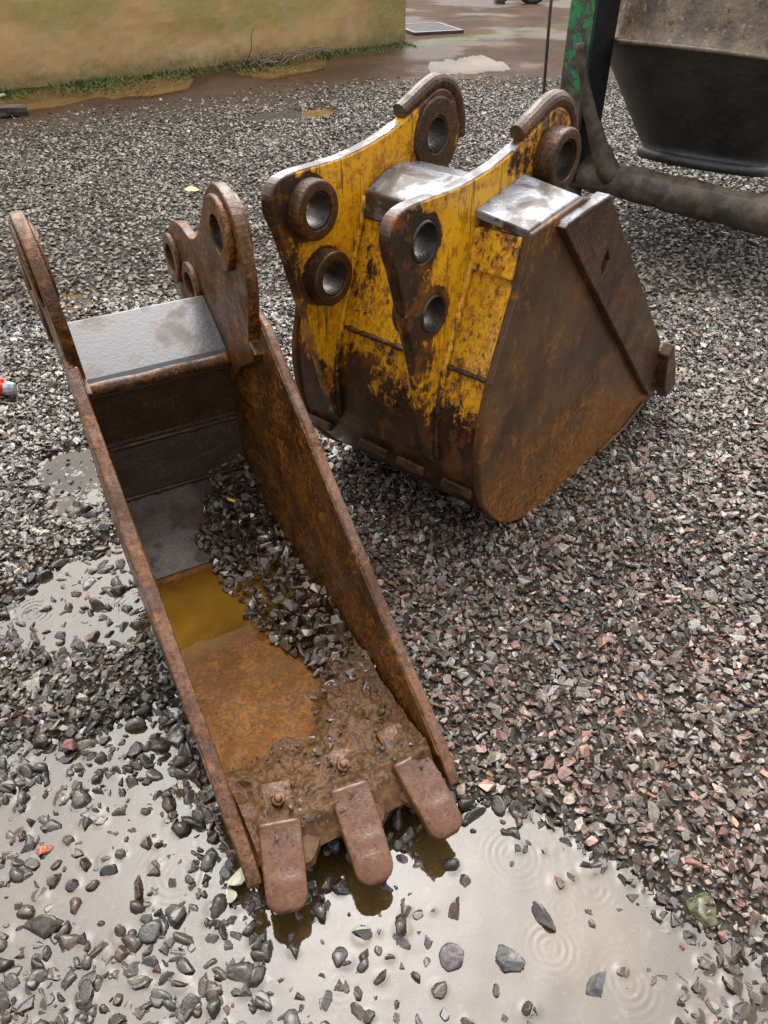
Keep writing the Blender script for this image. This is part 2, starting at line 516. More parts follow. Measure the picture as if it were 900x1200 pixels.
def tube(path, r, n=12, bm=None, jitter=0, caps=True):
    """swept tube; r number or list"""
    bm = bm or bmesh.new()
    P = [Vector(p) for p in path]
    rs = r if hasattr(r, '__len__') else [r] * len(P)
    rows = []
    up = Vector((0, 0, 1))
    for i, p in enumerate(P):
        d = (P[min(i + 1, len(P) - 1)] - P[max(i - 1, 0)]).normalized()
        s = d.cross(up)
        if s.length < .05: s = d.cross(Vector((1, 0, 0)))
        s.normalize()
        u = s.cross(d)
        row = []
        for k in range(n):
            a = 2 * math.pi * k / n
            q = s * math.cos(a) + u * math.sin(a)
            rr = rs[i] * (1 + (jitter * mnoise.noise((p + q * rs[i]) * 14) if jitter else 0))
            row.append(bm.verts.new(p + q * rr))
        rows.append(row)
    for A, B in zip(rows, rows[1:]):
        for k in range(n):
            bm.faces.new((A[k], A[(k + 1) % n], B[(k + 1) % n], B[k]))
    if caps:
        bm.faces.new(rows[0][::-1])
        bm.faces.new(rows[-1])
    return bm

def box(bm, c, s, rot=None):
    r = bmesh.ops.create_cube(bm, size=1)
    m = Matrix.Translation(c) @ (rot.to_4x4() if rot else Matrix()) @ Matrix.Diagonal((*s, 1))
    bmesh.ops.transform(bm, matrix=m, verts=r['verts'])
    return bm

def weld_bead(path, r=.006):
    pts = []
    P = [Vector(p) for p in path]
    for a, b in zip(P, P[1:]):
        n = max(2, int((b - a).length / .012))
        pts += [a.lerp(b, k / n) for k in range(n)]
    pts.append(P[-1])
    return tube(pts, [r * (1 + .35 * random.uniform(-1, 1)) for _ in pts], 7)

# ------------------------------------------------------------------ ground height
def seg_dist(px, py, poly):
    d = np.full(px.shape, 1e9)
    inside = np.zeros(px.shape, bool)
    n = len(poly)
    for i in range(n):
        x1, y1 = poly[i]
        x2, y2 = poly[(i + 1) % n]
        dx, dy = x2 - x1, y2 - y1
        t = np.clip(((px - x1) * dx + (py - y1) * dy) / (dx * dx + dy * dy), 0, 1)
        d = np.minimum(d, np.hypot(px - x1 - t * dx, py - y1 - t * dy))
        c = ((y1 > py) != (y2 > py)) & (px < (x2 - x1) * (py - y1) / (y2 - y1 + 1e-12) + x1)
        inside ^= c
    return np.where(inside, d, -d)

def wav(x, y, s, seed=0):
    r = np.random.default_rng(100 + seed)
    v = np.zeros_like(x)
    for k in range(7):
        a = r.uniform(0, 2 * math.pi)
        f = s * r.uniform(.6, 1.6)
        v += np.sin((x * math.cos(a) + y * math.sin(a)) * f + r.uniform(0, 6.28))
    return v / 3.5

# puddle outlines on the ground (metres): (polygon, depth, shore width)
PUDDLES = [
    ([(-1.2, 1.0), (-.95, 1.16), (-.75, 1.10), (-.53, 1.17), (-.40, 1.02), (-.2, .80), (.0, .90), (.15, .96), (.30, .93), (.42, .86), (.52, .77),
      (.64, .66), (.80, .52), (.95, .2), (.9, -.1), (-1.3, -.1)], .021, .12),                        # whole front sheet
    ([(.05, .93), (.2, .94), (.36, .84), (.47, .74), (.55, .62), (.56, .40), (.2, .44), (.02, .52), (.0, .72), (.02, .82)], .020, .24),   # open water right of the teeth
    ([(-.25, .78), (-.02, .80), (.06, .6), (0, .45), (-.2, .5)], .010, .08),             # under the teeth
    ([(-.70, .82), (-.50, .86), (-.40, .80), (-.44, .66), (-.6, .60), (-.8, .66)], .009, .10),
    ([(-1.07, 1.42), (-1.10, 1.60), (-.98, 1.74), (-.80, 1.86), (-.62, 1.80), (-.55, 1.5), (-.62, 1.37), (-.85, 1.36)], .034, .10),
    ([(-1.12, 1.95), (-1.18, 2.25), (-1.02, 2.36), (-.92, 2.2), (-.88, 1.92), (-1.0, 1.85)], .026, .07),
    ([(-2.1, 3.1), (-2.0, 3.75), (-1.5, 3.68), (-1.25, 3.4), (-1.4, 3.2)], .017, .1),
    ([(-1.3, 7.3), (-1.05, 7.62), (-.5, 7.9), (-.35, 7.7), (-.8, 7.4)], .03, .15),
    ([(-4.2, 7.9), (-3.9, 8.5), (-1.9, 9.9), (-.2, 11.2), (.0, 10.7), (-1.2, 9.4), (-2.6, 8.3), (-3.6, 7.6)], .03, .2),
    ([(.4, 9.5), (.5, 10.3), (1.2, 10.9), (1.7, 10.5), (1.0, 9.6)], .022, .5),
]
def height(x, y):
    x = np.asarray(x, float); y = np.asarray(y, float)
    h = .013 + .006 * wav(x, y, 3.0) + .0035 * wav(x, y, 13, 1) + .003 * wav(x, y, 34, 2)
    h = np.where(y > 4, h + .004 * wav(x, y, .9, 3), h)
    for poly, dep, sh in PUDDLES:
        near = (x > min(p[0] for p in poly) - .5) & (x < max(p[0] for p in poly) + .5) & (y > min(p[1] for p in poly) - .5) & (y < max(p[1] for p in poly) + .5)
        if not near.any(): continue
        d = seg_dist(x + .04 * wav(x, y, 8, 5) + .02 * wav(x, y, 25, 15), y + .04 * wav(x, y, 8, 6) + .02 * wav(x, y, 25, 16), poly)
        t = np.clip((d + sh * .5) / sh, 0, 1)
        h = h - dep * t * t * (3 - 2 * t)
    return h

def axis_coords(lo, f0, f1, hi, fine, grow=1.25):
    mid = list(np.arange(f0, f1 + 1e-6, fine))
    up, s = [], fine
    v = f1
    while v < hi:
        s = min(s * grow, 8); v += s; up.append(v)
    dn, s, v = [], fine, f0
    while v > lo:
        s = min(s * grow, 8); v -= s; dn.append(v)
    return np.array(dn[::-1] + mid + up)

def grid_mesh(name, xs, ys, zfun, keep=None):
    X, Y = np.meshgrid(xs, ys)
    Z = zfun(X, Y)
    nx, ny = len(xs), len(ys)
    verts = np.column_stack([X.ravel(), Y.ravel(), Z.ravel()])
    idx = np.arange(nx * ny).reshape(ny, nx)
    q = np.stack([idx[:-1, :-1], idx[:-1, 1:], idx[1:, 1:], idx[1:, :-1]], -1).reshape(-1, 4)
    if keep is not None:
        kv = keep(X, Y).ravel()
        q = q[kv[q].any(1)]
        used = np.unique(q)
        remap = -np.ones(nx * ny, int); remap[used] = np.arange(len(used))
        verts = verts[used]; q = remap[q]
    me = bpy.data.meshes.new(name)
    me.from_pydata(verts.tolist(), [], q.tolist())
    me.polygons.foreach_set('use_smooth', np.ones(len(me.polygons), bool))
    me.update()
    return me

xs = axis_coords(-90, -2.2, 2.2, 90, .035)
ys = axis_coords(-6, .25, 4.0, 160, .035)
gme = grid_mesh('ground', xs, ys, height)
gme.materials.append(M['ground'])
ground = bpy.data.objects.new('ground', gme)
COL.objects.link(ground)
tag(ground, 'wet earth ground under the gravel, brown mud farther back', None, None, 'structure')

# ------------------------------------------------------------------ crushed stone
def stone_proto(i, flat=.45):
    r = random.Random(50 + i)
    bm = bmesh.new()
    for k in range(r.randint(9, 14)):
        v = Vector((r.gauss(0, 1), r.gauss(0, 1), r.gauss(0, 1))).normalized() * r.uniform(.8, 1)
        bm.verts.new((v.x * .5, v.y * .36 * r.uniform(.85, 1.1), v.z * flat * .5))
    res = bmesh.ops.convex_hull(bm, input=bm.verts)
    bmesh.ops.delete(bm, geom=[g for g in res['geom_interior'] if isinstance(g, bmesh.types.BMVert)], context='VERTS')
    bmesh.ops.dissolve_limit(bm, angle_limit=math.radians(14), verts=bm.verts, edges=bm.edges)
    bmesh.ops.bevel(bm, geom=list(bm.edges), offset=.022, segments=1, affect='EDGES', clamp_overlap=True)
    bmesh.ops.recalc_face_normals(bm, faces=bm.faces)
    me = bpy.data.meshes.new('stone_shape')
    bm.to_mesh(me); bm.free()
    me.materials.append(M['stone'])
    return me
stone_col = bpy.data.collections.new('stone_shapes')
NPROTO = 16
STONES = [stone_proto(i, random.uniform(.32, .72)) for i in range(NPROTO)]
def round_proto(i):
    r = random.Random(300 + i)
    bm = bmesh.new()
    bmesh.ops.create_icosphere(bm, subdivisions=3, radius=1)
    planes = [(Vector((r.gauss(0, 1), r.gauss(0, 1), r.gauss(0, 1))).normalized(), r.uniform(.42, .74)) for _ in range(10)]
    off_ = Vector((i * 7.1, 0, 0))
    for v in bm.verts:
        p = v.co.copy()
        for n_, d_ in planes:
            e = p.dot(n_) - d_
            if e > 0: p -= n_ * e * .97
        p *= 1.18 + .08 * mnoise.noise(p * 2.5 + off_)
        v.co = Vector((p.x * .56, p.y * .40, p.z * r.uniform(.30, .301) * 1.1))
    me = bpy.data.meshes.new('stone_shape')
    bm.to_mesh(me); bm.free()
    for p in me.polygons: p.use_smooth = True
    me.materials.append(M['stone'])
    return me
NROUND = 8
STONES += [round_proto(i) for i in range(NROUND)]
for i, me in enumerate(STONES):
    stone_col.objects.link(bpy.data.objects.new('stone_shape_%02d' % i, me))

far_col = bpy.data.collections.new('far_stone_shapes')
for i, me in enumerate(STONES):
    m2_ = me.copy(); m2_.materials.clear(); m2_.materials.append(M['stone_far'])
    far_col.objects.link(bpy.data.objects.new('far_stone_shape_%02d' % i, m2_))
def scatter_group(stone_col):
    ng = bpy.data.node_groups.new('scatter_stones', 'GeometryNodeTree')
    ng.interface.new_socket('Geometry', in_out='INPUT', socket_type='NodeSocketGeometry')
    ng.interface.new_socket('Geometry', in_out='OUTPUT', socket_type='NodeSocketGeometry')
    i = ng.nodes.new('NodeGroupInput'); o = ng.nodes.new('NodeGroupOutput')
    ci = ng.nodes.new('GeometryNodeCollectionInfo')
    ci.inputs['Collection'].default_value = stone_col
    ci.inputs['Separate Children'].default_value = True
    ci.inputs['Reset Children'].default_value = True
    ip = ng.nodes.new('GeometryNodeInstanceOnPoints')
    ip.inputs['Pick Instance'].default_value = True
    def na(name, ty):
        a = ng.nodes.new('GeometryNodeInputNamedAttribute')
        a.data_type = ty
        a.inputs['Name'].default_value = name
        return a.outputs['Attribute']
    L = ng.links.new
    L(i.outputs[0], ip.inputs['Points'])
    L(ci.outputs[0], ip.inputs['Instance'])
    L(na('sidx', 'INT'), ip.inputs['Instance Index'])
    L(na('srot', 'FLOAT_VECTOR'), ip.inputs['Rotation'])
    L(na('sscl', 'FLOAT_VECTOR'), ip.inputs['Scale'])
    L(ip.outputs[0], o.inputs[0])
    return ng
SCATTER, SCATTER_FAR = scatter_group(stone_col), scatter_group(far_col)

def scatter(name, pts, size, colors, tilt=.5, thick=None, rounded=None, group=None):
    n = len(pts)
    me = bpy.data.meshes.new(name)
    me.from_pydata(np.asarray(pts).tolist(), [], [])
    def attr(nm, ty, data, key):
        a = me.attributes.new(nm, ty, 'POINT')
        a.data.foreach_set(key, np.ascontiguousarray(data).ravel())
    sidx = rng.integers(0, NPROTO, n)
    if rounded is not None:
        sidx = np.where(rng.random(n) < rounded, NPROTO + rng.integers(0, NROUND, n), sidx)
    attr('sidx', 'INT', sidx.astype(np.int32), 'value')
    rot = np.column_stack([rng.normal(0, tilt, n), rng.normal(0, tilt, n), rng.uniform(0, 6.283, n)])
    attr('srot', 'FLOAT_VECTOR', rot.astype(np.float32), 'vector')
    s = size[:, None] * rng.uniform(.8, 1.2, (n, 3))
    if thick is not None: s[:, 2] *= thick
    attr('sscl', 'FLOAT_VECTOR', s.astype(np.float32), 'vector')
    attr('scol', 'FLOAT_VECTOR', colors.astype(np.float32), 'vector')
    o = bpy.data.objects.new(name, me)
    COL.objects.link(o)
    md = o.modifiers.new('scatter', 'NODES')
    md.node_group = group or SCATTER
    me.materials.append(M['stone'])
    return o

PAL_GREY = np.array([(.13, .13, .13), (.19, .19, .19), (.085, .085, .085), (.22, .22, .21), (.11, .10, .09), (.16, .15, .13), (.06, .055, .05), (.27, .26, .24)])
PAL_RED = np.array([(.17, .095, .075), (.23, .15, .13), (.12, .065, .045), (.15, .11, .09), (.30, .20, .17), (.10, .08, .07), (.16, .16, .16), (.24, .24, .24), (.07, .06, .055), (.36, .34, .32)])
PAL_GREY = PAL_GREY * np.array([.76, .68, .54])
PAL_RED = PAL_RED * np.array([.70, .57, .46])
PAL_DARK = np.array([(.028, .021, .015), (.02, .016, .013), (.042, .029, .02), (.034, .03, .026), (.05, .031, .022), (.06, .06, .058)])
def stone_colors(x, y):
    n = len(x)
    g = PAL_GREY[rng.integers(0, len(PAL_GREY), n)]
    r = PAL_RED[rng.integers(0, len(PAL_RED), n)]
    d = PAL_DARK[rng.integers(0, len(PAL_DARK), n)] * np.array([1.0, .88, .74])
    redp = np.clip(.85 - (y - 1.2) * .30, .08, .85) * np.clip((x + .9) / .9, .25, 1)
    c = np.where((rng.random(n) < redp)[:, None], r, g)
    wet = np.clip((.010 - height(x, y)) / .008, 0, 1) * .88 + .08
    c = np.where((rng.random(n) < wet)[:, None], d, c)
    c = c * np.exp(rng.normal(0, .36, (n, 1)))
    odd = rng.random(n)
    c[odd < .0015] = (.20, .16, .06)
    c[(odd > .004) & (odd < .006)] = (.22, .09, .06)
    c[(odd > .008) & (odd < .010)] = (.26, .25, .22)
    return c

A_O = np.array([-.253 - .03 * math.cos(math.radians(28.5)), .744 - .03 * math.sin(math.radians(28.5))]); A_YAW = math.radians(28.5)
B_O = np.array([.370, 1.803]); B_YAW = math.radians(49.8)
def to_local(x, y, O, yaw):
    c, s = math.cos(yaw), math.sin(yaw)
    return (x - O[0]) * c + (y - O[1]) * s, -(x - O[0]) * s + (y - O[1]) * c

def jgrid(x0, x1, y0, y1, st):
    X, Y = np.meshgrid(np.arange(x0, x1, st), np.arange(y0, y1, st))
    X = X + rng.uniform(-.5, .5, X.shape) * st
    Y = Y + rng.uniform(-.5, .5, Y.shape) * st
    return X.ravel(), Y.ravel()
def clear_of_buckets(x, y):
    u, v = to_local(x, y, A_O, A_YAW)
    a = (u > .05) & (u < .43) & (v > .25) & (v < 1.15)
    u, v = to_local(x, y, B_O, B_YAW)
    b = (u > .15) & (u < .95) & (v > .04) & (v < .66)
    return ~(a | b)

near_x, near_y, near_s = [], [], []
for st, smin, smax in ((.015, .009, .018), (.022, .015, .040), (.027, .018, .050), (.042, .028, .058)):
    x, y = jgrid(-2.6, 2.9, -.1, 3.6, st)
    k = (np.abs(x) < .95 + y * .62) & clear_of_buckets(x, y)
    x, y = x[k], y[k]
    h = height(x, y)
    # fewer stones lie in the open water
    k = (rng.random(len(x)) < np.clip(1.0 + (h + .002) * 28, .42, 1.0)) & ((smax > .02) | (h > .001))
    k = k & (rng.random(len(x)) < np.where((x < .1) & (y < 1.1), .8, 1.0))
    near_x.append(x[k]); near_y.append(y[k]); near_s.append(smin + (smax - smin) * rng.beta(1.4, 3.0, k.sum()))
x = np.concatenate(near_x); y = np.concatenate(near_y); s = np.concatenate(near_s)
z = height(x, y) + rng.uniform(-.002, .010, len(x)) + s * .05
z = z - .006 * np.clip((.004 - height(x, y)) / .012, 0, 1) * rng.uniform(-.2, 1.4, len(x))
# stones that break the surface of the front puddle, scattered with open water between them
px_, py_ = jgrid(-1.4, .8, -.05, 1.12, .0255)
hp = height(px_, py_)
den = np.full(len(px_), 1.0)
for cx_, cy_, rad_ in ((-.54, .72, .13), (-.83, .86, .10), (-.50, .97, .06), (-.10, .60, .10), (-.02, .70, .07), (-.33, .58, .06), (-.70, .56, .06), (-1.0, .70, .08)):
    den *= 1 - .80 * np.exp(-(np.hypot(px_ - cx_, py_ - cy_) / rad_) ** 2)
den *= np.clip(1.0 + .55 * wav(px_, py_, 16, 41), .25, 1.15)
op_ = seg_dist(px_, py_, PUDDLES[1][0])
den = np.where(op_ > -.03, np.minimum(den, np.clip(.62 - op_ * 5.5, .05, .9)), den)
k = (rng.random(len(px_)) < den) & (hp < .003)
px_, py_ = px_[k], py_[k]
ps_ = rng.choice([.013, .019, .026, .033, .042], len(px_), p=[.24, .26, .24, .17, .09])
x = np.concatenate([x, px_]); y = np.concatenate([y, py_]); s = np.concatenate([s, ps_])
z = np.concatenate([z, rng.uniform(-.005, .0025, len(px_))])
sub = np.clip((.006 - height(x, y)) / .012, 0, 1)
s = s * (1 - .10 * sub * (y < 1.3))
near = scatter('gravel', np.column_stack([x, y, z]), s * 1.15, stone_colors(x, y), .45, 1 + .3 * sub, np.clip(sub * 1.1, 0, .62) * (y < 2.0) * (x < .3))
tag(near, 'wet crushed stone gravel covering the yard around the buckets', 'gravel', None, 'stuff')
SP = np.column_stack([x, y, z, s * 1.15])
# ------------------------------------------------------------------ puddle water with rain rings
RINGS = [(-.655, .735, .035), (-.43, .76, .075), (-.985, 1.50, .06), (-.87, 1.575, .035), (-.88, 1.50, .032), (-.70, 1.53, .085), (-.80, 1.66, .04),
         (.275, .80, .07), (.32, .62, .05), (.12, .70, .06), (.42, .74, .05), (.22, .60, .08), (.36, .69, .03), (.05, .62, .04),
         (-.08, .55, .03), (-.98, 1.43, .02), (.15, .84, .05), (.45, .56, .06), (-.52, .63, .04), (-.06, .63, .035), (.30, .52, .05), (.02, .79, .03), (-.75, .60, .05)]
def ripple(x, y):
    z = np.zeros_like(x)
    for i, (cx, cy, R) in enumerate(RINGS):
        r = np.hypot(x - cx, y - cy)
        lam = .014 if R > .045 else .011
        env = np.exp(-((r - R * .6) / (R * .42)) ** 2) * (r < R * 1.5)
        if i in (9, 11, 13, 16, 19, 20): continue
        z += .0006 * (1.0 if i < 7 else .45 + .15 * (i % 3)) * (1 + .5 * np.sin(3 * np.arctan2(y - cy, x - cx) + i)) * env * np.cos(2 * math.pi * r / lam)
    z += .00025 * wav(x, y, 60, 8) * (1 + wav(x, y, 7, 9)) + .0004 * wav(x, y, 22, 12)
    return z
def meniscus(X, Y, Z, st):
    x0, y0 = X[0, 0], Y[0, 0]
    ny_, nx_ = X.shape
    top = SP[:, 2] + SP[:, 3] * .11
    for px, py, pz, ps in SP[(top > .0035) & (SP[:, 2] < .014) & (SP[:, 0] > x0) & (SP[:, 0] < X[0, -1]) & (SP[:, 1] > y0) & (SP[:, 1] < Y[-1, 0])]:
        i, j, w_ = int((px - x0) / st), int((py - y0) / st), int((ps * .5 + .016) / st) + 1
        sl = np.s_[max(j - w_, 0):min(j + w_ + 1, ny_), max(i - w_, 0):min(i + w_ + 1, nx_)]
        d = np.hypot(X[sl] - px, Y[sl] - py) - ps * .36
        Z[sl] = np.maximum(Z[sl], .0016 * np.exp(-np.clip(d, 0, 1) / .0035) + Z[sl] * .5)
    return Z
def puddle(name, x0, x1, y0, y1, st, mat, label, rp=True):
    me = grid_mesh(name, np.arange(x0, x1, st), np.arange(y0, y1, st), (lambda X, Y: meniscus(X, Y, ripple(X, Y), st)) if rp else (lambda X, Y: 0 * X),
                   lambda X, Y: height(X, Y) < .004)
    me.materials.append(mat)
    co = np.empty(len(me.vertices) * 3); me.vertices.foreach_get('co', co); co = co.reshape(-1, 3)
    da = me.attributes.new('depth', 'FLOAT', 'POINT')
    da.data.foreach_set('value', np.clip(-height(co[:, 0], co[:, 1]) + .002 + .003 * wav(co[:, 0], co[:, 1], 14, 31), 0, 1).astype(np.float32))
    o = bpy.data.objects.new(name, me)
    COL.objects.link(o)
    tag(o, label, None, None, 'structure')
    return o
puddle('puddle', -1.45, 1.15, .05, 1.25, .0048, M['puddle'], 'muddy rain puddle in front of the narrow bucket teeth')
puddle('puddle', -1.35, -.4, 1.25, 2.6, .005, M['puddle'], 'muddy puddle with rain rings left of the narrow bucket')
puddle('puddle', -2.4, -1.1, 2.9, 4.0, .03, M['puddle_far'], 'shallow yellowish puddle in the gravel at the left', False)
puddle('puddle', -4.8, 2.6, 7.0, 11.8, .08, M['puddle_far'], 'brown water standing along the foot of the wall', False)

xa, ya, sa = [], [], []
for st, smin, smax in ((.034, .028, .052), (.050, .03, .066)):
    x, y = jgrid(-7.0, 8.5, 3.55, 14.0, st)
    edge = 9.0 + .45 * x + .8 * wav(x, y, .9, 21)
    k = (np.abs(x) < 1.3 + y * .60) & (rng.random(len(x)) < np.clip((edge - y) / 1.6, 0, 1))
    k &= (rng.random(len(x)) < np.clip(1.15 - (y - 4) * .055, .5, 1))
    k &= height(x, y) > -.014
    x, y = x[k], y[k]
    xa.append(x); ya.append(y); sa.append(smin + (smax - smin) * rng.beta(1.4, 2.6, len(x)))
x = np.concatenate(xa); y = np.concatenate(ya); s = np.concatenate(sa)
z = height(x, y) + rng.uniform(-.003, .010, len(x)) + s * .06
fc = stone_colors(x, y)
fc = .55 * fc + .45 * np.array([.135, .115, .088])
farg = scatter('gravel', np.column_stack([x, y, z]), s, fc, .40, group=SCATTER_FAR)
tag(farg, 'grey wet gravel of the yard farther back towards the wall', 'gravel', None, 'stuff')

# ------------------------------------------------------------------ concrete wall
def build_wall():
    a, b = Vector((-3.86, 8.66, 0)), Vector((.28, 11.74, 0))
    d = (b - a).normalized()
    o = empty('concrete_wall', b, math.atan2(d.y, d.x))       # local x runs back along the wall (negative), y behind
    bm = bmesh.new()
    Lw, Hh, T = 9.5, 2.3, .28
    nx, nz = 190, 46
    g = [[bm.verts.new((-Lw + Lw * i / nx, .012 * mnoise.noise(Vector((i * .12, j * .2, 0))) + .006 * mnoise.noise(Vector((i * .5, j * .6, 3))), -.1 + (Hh + .1) * j / nz))
          for j in range(nz + 1)] for i in range(nx + 1)]
    for i in range(nx):
        for j in range(nz):
            bm.faces.new((g[i][j], g[i + 1][j], g[i + 1][j + 1], g[i][j + 1]))
    back = [bm.verts.new((x_, T, z_)) for x_, z_ in ((0, -.1), (0, Hh), (-Lw, Hh), (-Lw, -.1))]
    bm.faces.new([g[nx][j] for j in range(nz + 1)] + [back[1], back[0]])
    bm.faces.new([g[0][j] for j in range(nz, -1, -1)] + [back[3], back[2]])
    bm.faces.new([g[i][nz] for i in range(nx, -1, -1)] + [back[2], back[1]])
    bm.faces.new(back)
    link_mesh('wall_body', bm, M['wall'], o)
    bm = bmesh.new()
    box(bm, (-Lw / 2, T / 2, Hh + .045), (Lw + .06, T + .08, .085))
    link_mesh('coping', bm, M['wall'], o, bevel=.01)
    tag(o, 'tan concrete wall stained with green algae at the top left', 'wall')
    return o
wall = build_wall()

# ------------------------------------------------------------------ narrow bucket (local x: across, y: back along the bucket, z up)
def build_narrow():
    T = empty('excavator_bucket', (A_O[0], A_O[1], 0), A_YAW)
    tag(T, 'narrow rusty trenching bucket lying open on its back with three teeth, holding mud and water', 'bucket')
    WD = .475
    inner = [(-.015, .098), (.10, .104), (.30, .098), (.54, .086), (.68, .070), (.78, .072), (.88, .090), (.99, .142), (1.085, .235), (1.125, .40), (1.115, .585)]
    rim_pts = [(-.015, .135), (.2, .285), (.44, .455), (.882, .79)]
    # side walls; taper inwards towards the floor
    floor_out = [(p[0] + dx, p[1] + dz) for p, (dx, dz) in zip(inner, [(0, -.012), (0, -.03), (0, -.032), (0, -.034), (0, -.034), (.006, -.034), (.014, -.03), (.022, -.026), (.03, -.015), (.033, 0), (.033, 0)])]
    wall_outline = [(-.045, .085), (-.04, .11)] + [(.0, .145), (.44, .462), (.86, .775), (.93, .80), (1.12, .66)] + floor_out[::-1][0:]
    def wall(side):
        lo, hi = (0, .02) if side == 'l' else (WD - .02, WD)
        bm = plate(wall_outline, lo, hi, 'x')
        for v in bm.verts:
            # taper: lower/back edge set in
            k = max(0, min(1, (.10 + .72 * v.co.y - v.co.z + .02) / .45))
            v.co.x += .022 * k * (1 if side == 'l' else -1)
        return link_mesh('side_wall', bm, M['rustA'], T, bevel=.005)
    for s_ in ('l', 'r'):
        wl = wall(s_)
        # thicker bar along the open edge
        lo, hi = (.018, .025) if s_ == 'l' else (WD - .025, WD - .018)
        bar = [(.0, .142), (.44, .459), (.86, .772), (.90, .70), (.47, .385), (.05, .105)]
        bm = plate(bar, lo, hi, 'x')
        link_mesh('edge_bar', bm, M['rustA'], wl, bevel=.004)
        ro = smooth_curve([(-.05, .098), (0, .148), (.22, .3065), (.44, .465), (.65, .621), (.86, .778)], 7)
        ri_ = [(p[0] + .008, p[1] - .013) for p in ro]
        x0, x1 = (-.002, .027) if s_ == 'l' else (WD - .022, WD + .002)
        bm = plate(ro + ri_[::-1], x0, x1, 'x')
        for v in bm.verts:
            v.co += Vector((mnoise.noise(v.co * 9) * .0035, 0, mnoise.noise(v.co * 23) * .003))
        link_mesh('rim_edge', bm, M['rim'], wl, bevel=.0055, seg=3)
    # shell: floor and back in three welded plates
    def sheet(a, b, mat, nm):
        pi, po = inner[a:b + 1], floor_out[a:b + 1]
        bm = plate(smooth_curve(pi, 4) + smooth_curve(po, 4)[::-1], .03, WD - .03, 'x')
        return link_mesh(nm, bm, mat, T, bevel=.003)
    sheet(0, 6, M['rustA_floor'], 'floor_plate')
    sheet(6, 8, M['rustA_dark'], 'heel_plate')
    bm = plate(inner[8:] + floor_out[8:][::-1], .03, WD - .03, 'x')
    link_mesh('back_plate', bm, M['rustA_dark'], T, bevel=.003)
    for p in (inner[8], (1.12, .385)):
        link_mesh('weld_bead', weld_bead([(.03, p[0] - .004, p[1]), (WD - .03, p[0] - .004, p[1])], .007), M['rustA_dark'], T, smooth=True)
    # cross plate between the ears, folded down at the front
    cp = [(1.085, .575), (1.10, .612), (1.25, .705), (1.30, .66), (1.285, .64), (1.245, .68), (1.115, .595), (1.105, .572)]
    bm = plate([(1.090, .560), (1.083, .600), (1.10, .615), (1.255, .708), (1.30, .665), (1.285, .650), (1.25, .685), (1.115, .598), (1.112, .562)], .045, WD - .045, 'x')
    link_mesh('cross_plate', bm, M['plateA'], T, bevel=.005, seg=3)
    bm = tube([(.045 + (WD - .09) * k / 30, 1.092, .588) for k in range(31)], .019, 10, jitter=.12)
    link_mesh('cross_plate_edge', bm, M['rustA'], T, smooth=True)
    # ears
    top = smooth_curve([(.90, .72), (.86, .86), (.885, .98), (.95, 1.045), (1.03, 1.06), (1.11, 1.015), (1.17, .945), (1.24, .875), (1.32, .845), (1.40, .855), (1.48, .842), (1.56, .79), (1.60, .71), (1.565, .63), (1.45, .585), (1.30, .58)], 4)
    outline = top + [(1.14, .56), (1.10, .50), (1.0, .60), (.90, .66), (.86, .70)]
    h1, h2, h3 = (1.0, .955), (1.515, .725), (1.335, .70)
    for s_ in ('l', 'r'):
        lo, hi = (.018, .046) if s_ == 'l' else (WD - .046, WD - .018)
        ear = link_mesh('ear', plate(outline, lo, hi, 'x', [(h1, .048), (h2, .045), (h3, .045)]), M['rustA'], T, bevel=.004)
        if s_ == 'l':
            ear.rotation_euler = (0, math.radians(-4), 0)
            ear.location = (.045, 0, .001)
        for hc, ro in ((h1, .088), (h2, .072), (h3, .072)):
            for side in (-1, 1):
                bt = .008 if s_ == 'l' else .016
                a, b = (lo - bt, lo + .002) if side < 0 else (hi - .002, hi + bt)
                link_mesh('boss', ring(hc, ro, .044, a, b, 'x'), M['rustA'], ear, bevel=.002)
            link_mesh('pin_bore', ring(hc, .0455, .040, lo - .006, hi + .006, 'x'), M['steel'], ear)
    # teeth
    def tooth(wc, a0, rot, length, wid, mat, dz=0):
        t_ = link_mesh('tooth', tooth_mesh(length, wid), mat, T, smooth=True)
        t_.location = (wc, a0, .110 + dz)
        t_.rotation_euler = (math.radians(15), 0, math.radians(rot))
        return t_
    def tooth_mesh(L_, w_):
        bm = bmesh.new()
        rows = []
        N = 22
        for i in range(N + 1):
            t = i / N
            y_ = -L_ * t
            hw = w_ / 2 * (1.0 - .12 * t)
            if t > .84:
                q = (t - .84) / .16
                hw *= math.sqrt(max(.02, 1 - q * q * .82))
            th = .021 * (1 - t) ** .9 + .007
            if t > .93: th *= 1 - (t - .93) / .07 * .55
            zc = .004 * math.sin(t * 3.1) 
            row = []
            for k in range(20):
                a = 2 * math.pi * k / 20
                ca, sa = math.cos(a), math.sin(a)
                e = .30
                X = hw * math.copysign(abs(ca) ** e, ca)
                Z = th * math.copysign(abs(sa) ** e, sa)
                if sa > 0: Z -= .006 * (1 - (X / max(hw, 1e-5)) ** 2) * math.sin(min(1, t * 1.3) * math.pi)
                p = Vector((X, y_, zc + Z))
                p += Vector((0, 0, 1)) * .0025 * mnoise.noise(p * 40)
                row.append(bm.verts.new(p))
            rows.append(row)
        for A_, B_ in zip(rows, rows[1:]):
            for k in range(20):
                bm.faces.new((A_[k], A_[(k + 1) % 20], B_[(k + 1) % 20], B_[k]))
        bm.faces.new(rows[0][::-1]); bm.faces.new(rows[-1])
        return bm
    spots = [(.098, .040, -17, .165, .090, 0.0), (.256, .045, -8, .195, .088, 0.0), (.396, .035, 2, .175, .088, .012)]
